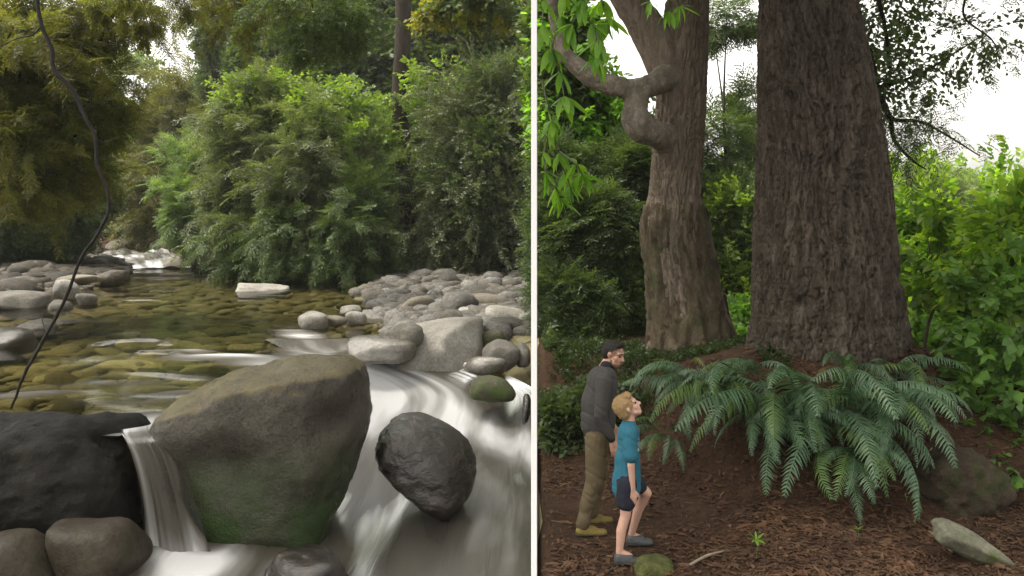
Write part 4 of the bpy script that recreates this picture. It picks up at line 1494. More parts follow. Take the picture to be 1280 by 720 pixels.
plant("tree", "mid green tree between the two great trunks", "tree",
      [pxblob(915, 300, 19, 50, 70), pxblob(925, 390, 18, 50, 50), pxblob(900, 190, 20, 40, 50), pxblob(905, 30, 21, 30, 22), pxblob(940, 130, 21, 25, 20)], 'feather', 'leaf_mid', 200, 18, .5, 'R', TR, trunk_r=.15, seed=42, droop=.5, limbs=12,
      extra=[([pxblob(915, 300, 18.5, 45, 80), pxblob(920, 400, 17.5, 45, 40)], 'broad', 'leaf_lime', 60, 12, .34)])
plant("shrub", "low shrub in the gap between the two great trunks", "shrub", [pxblob(925, 420, 14.5, 35, 30), pxblob(900, 440, 14, 35, 22), pxblob(950, 440, 14, 30, 25)], 'broad', 'leaf_shade', 110, 16, .3, 'R', SR, seed=48)
plant("tree", "light green tree whose leaves screen the sky at the top left of the forest", "tree",
      [pxblob(730, 170, 19, 60, 50), pxblob(700, 60, 18.5, 40, 60), pxblob(790, 200, 19, 40, 40), pxblob(740, 255, 18.5, 50, 40), pxblob(690, 130, 18, 35, 60)], 'broad', 'leaf_mid', 260, 20, .5, 'R', TR, trunk_r=.12, seed=43, limbs=10,
      extra=[([pxblob(720, 150, 18, 55, 60), pxblob(700, 60, 18, 40, 50)], 'broad', 'leaf_bright', 80, 14, .45)])
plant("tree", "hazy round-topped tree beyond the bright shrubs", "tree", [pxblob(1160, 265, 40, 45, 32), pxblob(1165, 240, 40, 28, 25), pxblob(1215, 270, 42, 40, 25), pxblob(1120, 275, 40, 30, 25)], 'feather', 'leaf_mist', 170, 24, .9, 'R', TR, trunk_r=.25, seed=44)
plant("shrub", "tall sunlit yellow-green shrub right of the massive trunk", "shrub",
      [pxblob(1150, 300, 16, 45, 45), pxblob(1200, 330, 15.5, 55, 50), pxblob(1145, 370, 15, 40, 50), pxblob(1220, 400, 14.5, 55, 55), pxblob(1255, 300, 15.5, 45, 40), pxblob(1165, 430, 14, 45, 45)], 'heart', 'leaf_sun', 340, 13, .28, 'R', SR, seed=45, droop=.0, limbs=20, bark='stem_green', cr=.35, shell=.35, plumes=90, plen=1.0)
plant("shrub", "leafy green thicket low at the right side of the massive trunk", "shrub",
      [pxblob(1170, 480, 12.6, 45, 45), pxblob(1240, 470, 12.2, 55, 60), pxblob(1150, 440, 13.5, 35, 40)], 'heart', 'leaf_shade', 170, 14, .24, 'R', SR, seed=46, droop=.1, cr=.3, limbs=12, plumes=40, plen=.7, bark='stem_green')
plant("shrub", "broad-leaved green bush at the right edge above the fallen stone", "shrub",
      [pxblob(1255, 400, 10.2, 50, 70), pxblob(1250, 500, 9.8, 50, 60), pxblob(1265, 570, 9.4, 40, 45), pxblob(1210, 540, 9.6, 38, 32), pxblob(1175, 525, 9.8, 25, 22)], 'heart', 'leaf_shade', 85, 12, .22, 'R', SR, seed=47, droop=.15, cr=.32, limbs=12, plumes=40, plen=.6, bark='stem_green',
      extra=[([pxblob(1265, 310, 10.5, 45, 50), pxblob(1240, 360, 10.5, 45, 35)], 'heart', 'leaf_sun', 50, 12, .26)])
for k, (pa, pb, lab) in enumerate([(1152, 1158, "thin-stemmed sapling close to the right side of the massive trunk"), (1192, 1183, "thin-stemmed sapling in the middle of the bright shrubs"), (1238, 1246, "thin-stemmed sapling nearest the right edge of the photo")]):
    b_ = P(pa, 480, 12.0)
    b_[2] = float(ground_z(np.array([b_[0]]), np.array([b_[1]]))[0])
    plant("sapling", lab, "sapling", [pxblob(pb, 300 + 12 * k, 12, 28, 26), pxblob(pb - 8, 350, 12, 24, 20), pxblob(pb + 10, 260, 12, 20, 16)], 'heart', 'leaf_sun', 22, 8, .24, 'R', "saplings among the bright shrubs",
          base=b_, trunk_r=.022, bark='twig', seed=60 + k, droop=.1, limbs=6, crown="leaves")
V, F = far_forest(14, 60, 46, 60, 4.0, 3000, 'leaf_mid', 5, 0, .9, 1.6)
link("distant_forest", mesh("distant_forest", V, F, M['leaf_sun']), kind="stuff")
V, F = far_forest(2.2, 10.5, 26, 34, 2.6, 3000, 'leaf_dark', 6, 0, .5, .9)
link("distant_forest", mesh("distant_forest", V, F, M['leaf_dark']), kind="stuff")


# near sprays of large leaves, each leaf a part
def big_leaf_mesh(L, Wd, name="leaf", mat='leaf_bright', fold=.12, curl=.25, n=8):
    t = np.linspace(0, 1, n)
    wdt = Wd / 2 * np.sin(np.pi * np.clip(t, 0.02, .98)) ** .8
    zc = -curl * L * t ** 2
    V = np.concatenate([np.stack([t * L, wdt, zc + fold * wdt], 1), np.stack([t * L, t * 0, zc], 1), np.stack([t * L, -wdt, zc + fold * wdt], 1)])
    i = np.arange(n - 1)
    F = np.concatenate([np.stack([i, i + n, i + n + 1, i + 1], 1), np.stack([i + n, i + 2 * n, i + 2 * n + 1, i + n + 1], 1)])
    return mesh(name, V, F[:, ::-1], M[mat], True)


LEAFM = [big_leaf_mesh(.30, .085), big_leaf_mesh(.26, .09, curl=.4), big_leaf_mesh(.33, .08, curl=.1)]


def whorl(parent, c, base, d, n, rng, sc=1.0):
    d = unit(d)
    up = np.array([0, 0, 1.0]) if abs(d[2]) < .9 else np.array([1.0, 0, 0])
    a = unit(np.cross(d, up))
    b = np.cross(d, a)
    for k in range(n):
        an = 2 * np.pi * k / n + rng.uniform(-.3, .3)
        tl = rng.uniform(.5, 1.3)
        x = unit(d * math.cos(tl) + (a * math.cos(an) + b * math.sin(an)) * math.sin(tl) + np.array([0, 0, -.25]))
        tipw = c + x * .3 * sc
        if tipw[1] > 8.2 and tipw[0] < .031 * tipw[1]:
            continue
        zz_ = unit(np.array([0, 0, 1.0]) - x * x[2] + rng.normal(0, .15, 3))
        y = unit(np.cross(zz_, x))
        z = np.cross(x, y)
        o = link("leaf", LEAFM[rng.integers(3)], parent)
        s = sc * rng.uniform(.75, 1.2)
        m = Matrix(((x[0], y[0], z[0]), (x[1], y[1], z[1]), (x[2], y[2], z[2])))
        o.matrix_local = Matrix.Translation(Vector(c - base)) @ m.to_4x4() @ Matrix.Scale(s, 4)


def whorl_branch(label, stems, Y, n, sc, seed, group="sprays of large bright leaves"):
    rng = np.random.default_rng(seed)
    base = P(*stems[0][0], Y)
    t = thing("leafy_branch", label, "branch", base, group)
    mb = MB()
    for st in stems:
        pts = [P(max(a, 678), b, Y + rng.normal(0, .1)) for a, b in st]
        V, F = tube(rel(pts, base), np.linspace(.014, .006, len(pts)), 6, 14)
        mb.add(V, F)
        whorl(t, pts[-1], base, pts[-1] - pts[-2], n, rng, sc)
        if len(pts) > 2:
            whorl(t, pts[-2], base, pts[-1] - pts[-2], max(4, n - 3), rng, sc * .9)
    link("twig", mb.build("twig", M['stem_green'], True), t)


whorl_branch("spray of bright leaves hanging in front of the leaning trunk's fork", [[(842, -60), (838, -20), (836, 14)], [(842, -60), (815, -20), (812, 2)], [(838, -20), (850, 8)]], 9.0, 7, .62, 50)
whorl_branch("bright leafy branch in the top left corner of the forest view", [[(655, -60), (705, -10), (740, 30)], [(705, -10), (700, 20), (690, 60)], [(740, 30), (748, 50), (746, 70)], [(690, 60), (700, 90), (705, 120)], [(690, -40), (680, 0), (678, 30)], [(720, -40), (728, 0), (715, 30)], [(740, -30), (752, 0), (760, 22)]], 8.6, 9, .85, 51)
whorl_branch("bright leafy twigs at the left side under the crooked limb", [[(672, 130), (690, 160), (700, 190)], [(690, 160), (680, 190), (682, 215)], [(700, 190), (720, 205), (728, 218)], [(682, 215), (695, 235), (700, 248)], [(672, 100), (684, 130), (690, 150)], [(690, 190), (706, 215), (712, 232)]], 8.8, 9, .72, 52)

# ------------------------------------------------------------------ ferns
def frond_mesh(L, arch, seed, mat, width=.26, pairs=26):
    width = width * .82
    pairs = pairs + 4
    """arching frond along +x rising then drooping; every leaflet its own blade"""
    rng = np.random.default_rng(seed)
    n = 24
    t = np.linspace(0, 1, n)
    th = arch[0] + (arch[1] - arch[0]) * t ** 1.15
    ds = L / (n - 1)
    x = np.concatenate([[0], np.cumsum(np.cos(th[:-1]) * ds)])
    z = np.concatenate([[0], np.cumsum(np.sin(th[:-1]) * ds)])
    side = .06 * L * np.sin(t * 2 + rng.uniform(-1, 1)) * rng.choice([-1, 1])
    c = np.stack([x, side, z], 1)
    mb = MB()
    V, F = tube(c, np.linspace(.006, .002, n), 5)
    mb.add(V, F)
    T = unit(np.gradient(c, axis=0))
    for k in range(pairs):
        u = .14 + .86 * k / pairs
        i = min(int(u * (n - 1)), n - 2)
        f = u * (n - 1) - i
        p = c[i] * (1 - f) + c[i + 1] * f
        tt_ = T[i]
        y = unit(np.cross([0, 0, 1.0], tt_) if abs(tt_[2]) < .97 else np.array([0, 1.0, 0]))
        nrm = np.cross(tt_, y)
        ln = width * math.sin(math.pi * min(.98, (.08 + .92 * u)) ** .75) ** .8 * rng.uniform(.75, 1.15) * (1 if rng.random() > .04 else .3) + .012
        bw = L / pairs * .27
        for s in (-1, 1):
            d = unit(s * y + tt_ * rng.uniform(.3, .6) - nrm * .15 + np.array([0, 0, -rng.uniform(.1, .6)]))
            e = p + d * ln + np.array([0, 0, -.22 * ln])
            m_ = p + d * ln * .5
            q = np.array([p - tt_ * bw, p + tt_ * bw, m_ + tt_ * bw * 1.0 , m_ - tt_ * bw * .9, e + tt_ * bw * .15, e - tt_ * bw * .1])
            mb.add(q, np.array([[0, 1, 2, 3], [3, 2, 4, 5]]))
    return mb.build("frond", M[mat])


FR = [frond_mesh(1.0, a, 300 + k, 'fern', w, p) for k, (a, w, p) in enumerate([((1.0, -1.45), .16, 28), ((.8, -1.5), .15, 30), ((1.15, -1.3), .17, 28), ((.5, -1.5), .15, 28), ((.2, -1.52), .14, 30), ((.9, -.8), .16, 26)])]
FRG = [frond_mesh(1.0, a, 320 + k, 'fern_gold', .15, 24) for k, a in enumerate([((.9, -.6), ), ((.7, -.9), )]) for a in a]


FRB = [frond_mesh(1.0, (.6, -1.5), 330, 'frond_dead', .12, 22)]
FRY = [frond_mesh(1.0, a, 340 + k, 'fern_young', .15, 26) for k, a in enumerate([(1.0, -1.3), (.6, -1.4)])]


def fern(label, c, azs, L, seed, ms=FR, sel=None):
    rng = np.random.default_rng(seed)
    t = thing("fern", label, "fern", c, "ferns round the massive trunk")
    azs = list(azs) + [a + rng.uniform(-12, 12) for a in azs if rng.random() < .75]
    for az in azs:
        u = rng.random()
        lst = ms if ms is not FR or u < .80 else (FRY if u < .975 else FRB)
        o = link("frond", lst[rng.integers(len(lst))], t)
        s = L * rng.uniform(.62, 1.12)
        o.scale = (s, s * rng.uniform(.85, 1.15), s * rng.uniform(.8, 1.1))
        o.location = rng.normal(0, .05, 3)
        o.rotation_euler = (rng.normal(0, .32), rng.normal(0, .16), R(az + rng.normal(0, 9)))
    return t


fern("sprawling fern at the left foot of the massive trunk reaching toward the boy", P(925, 500, 9.5), [170, 195, 215, 232, 245, 256, 268, 280, 295], 1.25, 1)
fern("large fern in front of the massive trunk, second from the left", P(985, 520, 9.2), [200, 218, 232, 245, 256, 265, 276, 290, 310, 180, 335, 260], 1.5, 2)
fern("large fern with drooping fronds at the centre of the trunk's foot", P(1042, 520, 9.1), [210, 230, 245, 255, 265, 275, 284, 298, 315, 340, 190], 1.45, 3)
fern("fern with silvery fronds right of centre before the massive trunk", P(1085, 510, 9.2), [225, 245, 258, 270, 280, 290, 305, 325, 350, 205], 1.3, 4)
fern("fern at the right foot of the massive trunk", P(1125, 495, 9.8), [250, 275, 300, 320, 340, 0, 20, 35], 1.0, 5)
fern("small fern low on the bank under the centre of the ferns", P(1060, 575, 8.7), [225, 245, 258, 268, 282, 300], .95, 6)
fern("yellowing fern between the two great trunks", P(868, 470, 11.0), [170, 190, 230, 270, 310, 340, 0], .8, 7, FRG)
fern("fern reaching left behind the boy's head", P(882, 488, 9.7), [160, 172, 184, 196, 210, 228, 245], 1.05, 11)
fern("short fern tucked against the left side of the massive trunk's base", P(945, 470, 9.75), [180, 205, 230, 255, 285, 320], .8, 12)
fern("short fern at the centre of the massive trunk's base, behind the drooping ferns", P(1062, 468, 9.7), [190, 215, 240, 265, 290, 320, 345], .8, 13)
fern("short fern tucked against the right side of the massive trunk's base", P(1118, 470, 9.75), [215, 245, 270, 300, 325, 350], .8, 14)
fern("green fern beside the leaning trunk's foot", P(925, 480, 10.9), [165, 190, 215, 250, 290, 320], .8, 8)
fern("dim fern behind the boy", P(835, 545, 9.7), [190, 215, 240, 265, 290], .75, 9)
fern("upright fern against the bark of the massive trunk", P(1020, 478, 9.85), [200, 240, 270, 300, 330, 20], .65, 10)

# ------------------------------------------------------------------ forest floor objects
gz = lambda x, y: float(ground_z(np.array([x]), np.array([y]))[0])
boulder("fallen_stone", "long greenish stone lying tilted on the brown needles, bottom right", 1162, 1272, 668, 702, 7.45, 'stone_green', 70, 5, 12, .35, .05, group=None, cat="stone", tilt=.55, sink=.0)
boulder("mossy_stone", "moss-covered stone at the bottom edge in front of the boy", 788, 846, 694, 740, 7.3, 'moss', 71, 5, 7, .4, .06, group=None, cat="stone", nsc=3)
boulder("root_mound", "dark brown knob of roots and earth between ferns and right bush", 1138, 1252, 552, 645, 8.75, 'earth', 72, 5, 7, .9, .14, group=None, cat="root", nsc=2.6)


def little_plant(label, px, py, Y, n, sc, seed):
    c = P(px, py, Y)
    c[2] = gz(c[0], c[1])
    rng = np.random.default_rng(seed)
    t = thing("seedling", label, "seedling", c, "seedlings on the needle floor")
    mb = MB()
    V, F = tube([[0, 0, -.02], [.01, 0, .06 * sc], [0, 0, .12 * sc]], [.005, .004, .003], 5, 6)
    mb.add(V, F)
    link("stem", mb.build("stem", M['stem_green'], True), t)
    whorl(t, np.array([0, 0, .12 * sc]), np.zeros(3), np.array([0, -.2, 1.0]), n, rng, sc * .22)


little_plant("green seedling standing alone on the needles below the drooping frond", 1072, 696, 7.7, 5, .8, 1)
little_plant("dark green seedling at the bottom edge right of the mossy stone", 945, 712, 7.3, 6, 1.3, 2)
little_plant("small pale seedling right of the ferns beneath the root mound", 1132, 648, 8.5, 4, .6, 3)
little_plant("bright seedling at the right behind the fallen stone", 1240, 645, 8.7, 5, .8, 4)

# needles and twigs on the floor
rng = np.random.default_rng(77)
n = 42000
Yl = 6.3 + 4.4 * rng.random(n) ** 1.2
xl = bound(Yl) + .10 + rng.random(n) * 5.6
kp = rng.random(n) < np.clip(.30 + .5 * smooth(1.2, 2.4, xl) + .5 * fbm(np.stack([xl * 1.6, Yl * 1.6, xl * 0], -1), 2), .06, 1)
xl, Yl = xl[kp], Yl[kp]
n = len(xl)
zl = ground_z(xl, Yl) + .008 + rng.random(n) * .012
az = rng.uniform(0, 6.283, n)
ln = rng.uniform(.01, .035, n) * rng.choice([1, 1, 1, 1, 2.2], n)
wd = rng.uniform(.0025, .006, n) * rng.choice([1, 1, 1, 2.5], n)
d = np.stack([np.cos(az), np.sin(az), rng.normal(0, .18, n)], 1) * ln[:, None]
s_ = np.stack([-np.sin(az), np.cos(az), rng.normal(0, .4, n)], 1) * wd[:, None]
c = np.stack([xl, Yl, zl], 1)
bend = np.array([0, 0, 1.0]) * (ln * .1)[:, None]
V = np.stack([c - d - s_, c - d + s_, c + s_ + bend, c - s_ + bend, c + d + s_ * .5, c + d - s_ * .5], 1).reshape(-1, 3)
k = np.arange(n)[:, None] * 6
F = np.concatenate([k + np.array([0, 3, 2, 1]), k + np.array([3, 5, 4, 2])])
link("leaf_litter", mesh("leaf_litter", V, F, M['litter']), kind="stuff")
# grass and low weeds under the conifer
n = 6000
Yl = 9.7 + 3.5 * rng.random(n)
xl = bound(Yl) + .30 + rng.random(n) * 2.6
kp = fbm(np.stack([xl * 1.3, Yl * 1.3, xl * 0], -1), 3) + (Yl - 10.3) * .9 - .35 * np.maximum(xl - 1.2, 0) > .0
xl, Yl = xl[kp], Yl[kp]
n = len(xl)
p = np.stack([xl, Yl, ground_z(xl, Yl)], 1)
V, F = sprays(p, rng.normal(0, .5, (n, 3)) + np.array([0, -.2, 1.0]), rng.uniform(.06, .15, n), 'broad', rng)
link("ground_cover", mesh("ground_cover", V, F, M['grass']), kind="stuff")
# a few lone twigs
for k, (a, b, c2, d2, lab) in enumerate([(862, 705, 905, 690, "pale broken twig lying right of the mossy stone"), (1152, 628, 1165, 619, "short pale stick lying under the root mound"), (1190, 690, 1160, 660, "thin brown twig lying beside the fallen stone")]):
    p0, p1 = PZ(a, b, .02), PZ(c2, d2, .03)
    p0[2], p1[2] = gz(*p0[:2]) + .015, gz(*p1[:2]) + .02
    V, F = tube([p0 - p0, (p1 - p0) * .5 + [0, 0, .02], p1 - p0], [.012, .013, .007], 7, 10)
    link("twig", mesh("twig", V, F, M['twig_pale'], True), None, lab, "twig", "loose twigs on the needles", loc=p0)

# ------------------------------------------------------------------ slim white post added as the divider between the two views
Yp = 6.95
xp = (667.6 - 640) / FOC * Yp
hw = 3.6 / FOC * Yp
bm = bmesh.new()
bmesh.ops.create_cube(bm, size=1)
bmesh.ops.scale(bm, vec=(hw * 2, hw * 2, 6.2), verts=bm.verts)
bmesh.ops.bevel(bm, geom=bm.edges[:], offset=.004, segments=2, affect='EDGES')
bmesh.ops.translate(bm, vec=(0, 0, 2.7), verts=bm.verts)
me = bpy.data.meshes.new("divider_post")
bm.to_mesh(me)
bm.free()
me.materials.append(M['white_paint'])
link("divider_post", me, None, "tall slim white post added as the dividing line between stream view and forest view", "post", loc=(xp, Yp, -.5))


# ------------------------------------------------------------------ people
def capsule(p0, r0, p1, r1, seg=14, ring=5, fl=None):
    """tapered capsule; fl=(axis vector, factor) flattens along an axis"""
    p0, p1 = np.array(p0, float), np.array(p1, float)
    d = p1 - p0
    Ln = np.linalg.norm(d)
    t = d / max(Ln, 1e-6) if Ln > 1e-6 else np.array([0, 0, 1.0])
    a = unit(np.cross(t, [0, 0, 1.0] if abs(t[2]) < .9 else [1.0, 0, 0]))
    b = np.cross(t, a)
    rows = []
    for k in range(ring + 1):
        an = -math.pi / 2 + math.pi / 2 * k / ring
        rows.append((p0 + t * r0 * math.sin(an), r0 * math.cos(an)))
    for k in range(ring + 1):
        an = math.pi / 2 * k / ring
        rows.append((p1 + t * r1 * math.sin(an), r1 * math.cos(an)))
    an = np.linspace(0, 2 * np.pi, seg, endpoint=False)
    V = np.concatenate([c + max(r, 1e-4) * (np.cos(an)[:, None] * a + np.sin(an)[:, None] * b) for c, r in rows])
    if fl:
        ax = unit(np.array(fl[0], float))
        mid = (p0 + p1) / 2
        V = V - ((V - mid) @ ax)[:, None] * ax * (1 - fl[1])
    F = grid_faces(len(rows), seg, True)
    return V, F


def ball(c, r, Rm=None, sub=3):
    V, F = ICO[sub]
    V = V * np.array(r)
    if Rm is not None:
        V = V @ Rm.T
    return V + np.array(c), F


def remesh(name, shapes, voxel, mat, parent, it=4, disp=None):
    mb = MB()
    for V, F in shapes:
        mb.add(V, F)
    me = mb.build(name, None)
    o = bpy.data.objects.new(name, me)
    COL.objects.link(o)
    m = o.modifiers.new("r", 'REMESH')
    m.mode = 'VOXEL'
    m.voxel_size = voxel
    m2 = o.modifiers.new("s", 'SMOOTH')
    m2.factor = .5
    m2.iterations = it
    dg = bpy.context.evaluated_depsgraph_get()
    ev = o.evaluated_get(dg)
    me2 = bpy.data.meshes.new_from_object(ev)
    bpy.data.objects.remove(o, do_unlink=True)
    me2.name = name
    me2.materials.clear()
    me2.materials.append(mat)
    nv = len(me2.vertices)
    co = np.empty(nv * 3, np.float32)
    me2.vertices.foreach_get("co", co)
    co = co.reshape(-1, 3).astype(float)
    if disp is not None:
        no = np.empty(nv * 3, np.float32)
        me2.vertices.foreach_get("normal", no)
        co = co + no.reshape(-1, 3) * disp(co)[:, None]
        me2.vertices.foreach_set("co", co.astype(np.float32).ravel())
    me2.polygons.foreach_set("use_smooth", np.ones(len(me2.polygons), bool))
    me2.update()
    return link(name, me2, parent)


M['skin'] = simple_mat("skin_light", (.42, .24, .17), .5, .08, 40, .05, .35)
M['skin_boy'] = simple_mat("skin_fair", (.50, .30, .23), .5, .06, 40, .05, .35)
M['hair_dark'] = simple_mat("hair_dark", (.022, .018, .015), .6, .4, 120, .4, .3)
M['hair_blond'] = simple_mat("hair_blond", (.36, .24, .11), .55, .3, 120, .4, .35)
M['jacket'] = simple_mat("cloth_charcoal", (.050, .047, .045), .85, .12, 60, .15, .15)
M['collar'] = simple_mat("cloth_black", (.018, .018, .02), .85, .1, 60, .1, .15)
M['khaki'] = simple_mat("cloth_khaki", (.10, .078, .045), .85, .12, 60, .15, .15)
M['tee'] = simple_mat("cloth_blue", (.026, .115, .165), .85, .12, 60, .1, .15)
M['shorts'] = simple_mat("cloth_navy", (.020, .022, .032), .85, .12, 60, .1, .15)
M['shoe_y'] = simple_mat("shoe_olive", (.17, .13, .035), .7, .15, 40, .1, .25)
M['shoe_g'] = simple_mat("clog_grey", (.055, .06, .062), .55, .1, 40, .1, .35)
M['sole'] = simple_mat("sole_dark", (.02, .02, .018), .8)
M['eye_dark'] = simple_mat("eye_dark", (.015, .012, .01), .3)
M['print'] = simple_mat("shirt_print", (.45, .50, .50), .8, .05, 40, .0, .15)


def head_shapes(c, Rm, s, jaw=1.0):
    """adult-sized head (0.235 high) scaled by s about its centre; x forward, y left, z up in head space"""
    def at(p):
        return np.array(c) + Rm @ (np.array(p, float) * s)

    def cp(p0, r0, p1, r1, fl=None):
        return capsule(at(p0), r0 * s, at(p1), r1 * s, fl=fl)
    sh = [ball(at((-.012, 0, .035)), np.array((.098, .076, .085)) * s, Rm),
          ball(at((.022, 0, -.03)), np.array((.070, .062, .082)) * s, Rm),
          cp((.055, .018, -.088 * jaw), .024, (.055, -.018, -.088 * jaw), .024),
          cp((.03, .045, -.06), .025, (.05, .02, -.085), .024), cp((.03, -.045, -.06), .025, (.05, -.02, -.085), .024),
          cp((.083, 0, .015), .010, (.106, 0, -.026), .0125), cp((.096, .009, -.028), .009, (.096, -.009, -.028), .009),
          cp((.078, .018, -.053), .010, (.078, -.018, -.053), .010), cp((.076, .015, -.064), .010, (.076, -.015, -.064), .010),
          cp((.072, .045, .030), .012, (.084, .012, .026), .011), cp((.072, -.045, .030), .012, (.084, -.012, .026), .011),
          cp((.052, .048, -.015), .02, (.05, .044, -.03), .02), cp((.052, -.048, -.015), .02, (.05, -.044, -.03), .02)]
    for y in (-1, 1):
        sh.append(cp((-.004, y * .076, .012), .015, (-.010, y * .078, -.02), .011, fl=(Rm @ np.array([0, 1.0, 0]), .6)))
        sh.append(cp((-.014, y * .082, .014), .011, (-.018, y * .084, -.005), .009))
    return sh, at


def hand_shapes(wr, d, side, s=1.0, curl=.5, pn=None):
    """relaxed hand from the wrist along d; pn = direction the palm faces; side: thumb direction vector"""
    d = unit(d)
    th = unit(np.array(side, float) - d * np.dot(side, d))
    pn = np.cross(d, th) if pn is None else unit(np.array(pn, float))
    wr = np.array(wr, float)
    sh = [capsule(wr - d * .02 * s, .024 * s, wr + d * .03 * s, .026 * s, fl=(pn, .75))]
    for k in range(4):
        o = (k - 1.5) * -.0185 * s
        kn = wr + d * (.088 - abs(k - 1.2) * .004) * s + th * o
        sh.append(capsule(wr + d * .02 * s + th * o * .7, .014 * s, kn, .0115 * s))
        L = (.040, .045, .042, .033)[k] * s
        dd = d
        p = kn
        for j in range(3):
            an = curl * (.35 + .45 * j) + (k * .06)
            dd = unit(d * math.cos(an) + pn * math.sin(an))
            q = p + dd * L * (1, .72, .55)[j]
            sh.append(capsule(p, (.0098 - .0012 * j) * s, q, (.0088 - .0012 * j) * s))
            p = q
    t0 = wr + d * .025 * s + th * .022 * s
    t1 = t0 + unit(d * .75 + th * .75 + pn * .3) * .045 * s
    t2 = t1 + unit(d * .95 + th * .25 + pn * .3) * .032 * s
    t3 = t2 + unit(d * .95 + th * .1 + pn * .45) * .026 * s
    sh += [capsule(t0, .016 * s, t1, .0125 * s), capsule(t1, .012 * s, t2, .0105 * s), capsule(t2, .0105 * s, t3, .008 * s)]
    return sh


def shoe_shapes(heel, toe, h, wd):
    heel, toe = np.array(heel, float), np.array(toe, float)
    d = unit(toe - heel)
    L = np.linalg.norm(toe - heel)
    b = unit(np.cross([0, 0, 1.0], d))
    up = np.array([0, 0, 1.0])
    return [capsule(heel + d * .05 + up * h * .5, wd * .42, heel + d * L * .45 + up * h * .45, wd * .46, fl=(up, .95)),
            capsule(heel + d * L * .4 + up * h * .42, wd * .46, toe - d * .05 + up * h * .3, wd * .44, fl=(up, .72)),
            capsule(heel + d * L * .2 + up * h * .75, wd * .40, heel + d * L * .55 + up * h * .62, wd * .36)], \
        [capsule(heel + d * .045 + up * .012, wd * .47, toe - d * .05 + up * .012, wd * .5, fl=(up, .26))]


def folds(freq, amp, seed=0, stretch=(1, 1, 1)):
    return lambda co: fbm(co * freq * np.array(stretch) + seed, 3) * amp


def strands(hair, mat, n, ln, comb, seed):
    """short hair blades lying over the cap of hair, part of the hair"""
    rng = np.random.default_rng(seed)
    me = hair.data
    co = np.empty(len(me.vertices) * 3, np.float32)
    me.vertices.foreach_get("co", co)
    no = np.empty(len(me.vertices) * 3, np.float32)
    me.vertices.foreach_get("normal", no)
    co, no = co.reshape(-1, 3), no.reshape(-1, 3)
    i = rng.integers(len(co), size=n)
    p, nn = co[i].astype(float), no[i].astype(float)
    d = unit(np.array(comb, float) + rng.normal(0, .45, (n, 3)))
    d = unit(d - nn * (d * nn).sum(1, keepdims=True) + nn * rng.uniform(.12, .5, (n, 1)))
    s_ = unit(np.cross(d, nn)) * .0016
    L_ = ln * rng.uniform(.6, 1.3, (n, 1))
    V = np.stack([p - s_, p + s_, p + d * L_ * .6 + s_, p + d * L_ * .6 - s_, p + d * L_ - nn * L_ * .25], 1).reshape(-1, 3)
    k = np.arange(n)[:, None] * 5
    F = [k + np.array([0, 1, 2, 3]), k + np.array([3, 2, 4])]
    o = link("hair_strands", mesh("hair_strands", V, F, mat), hair, kind="stuff")


def creases(freq, amp, seed=0, stretch=(1, 1, 1)):
    st = np.array(stretch)

    def f(co):
        a = fbm(co * freq * st + seed, 3)
        b = fbm(co @ rotm('Y', .6) * freq * np.array([.6, .6, 2.0]) + seed + 9, 2)
        return amp * (.5 * a - .45 * np.exp(-(b / .2) ** 2) + .2)
    return f


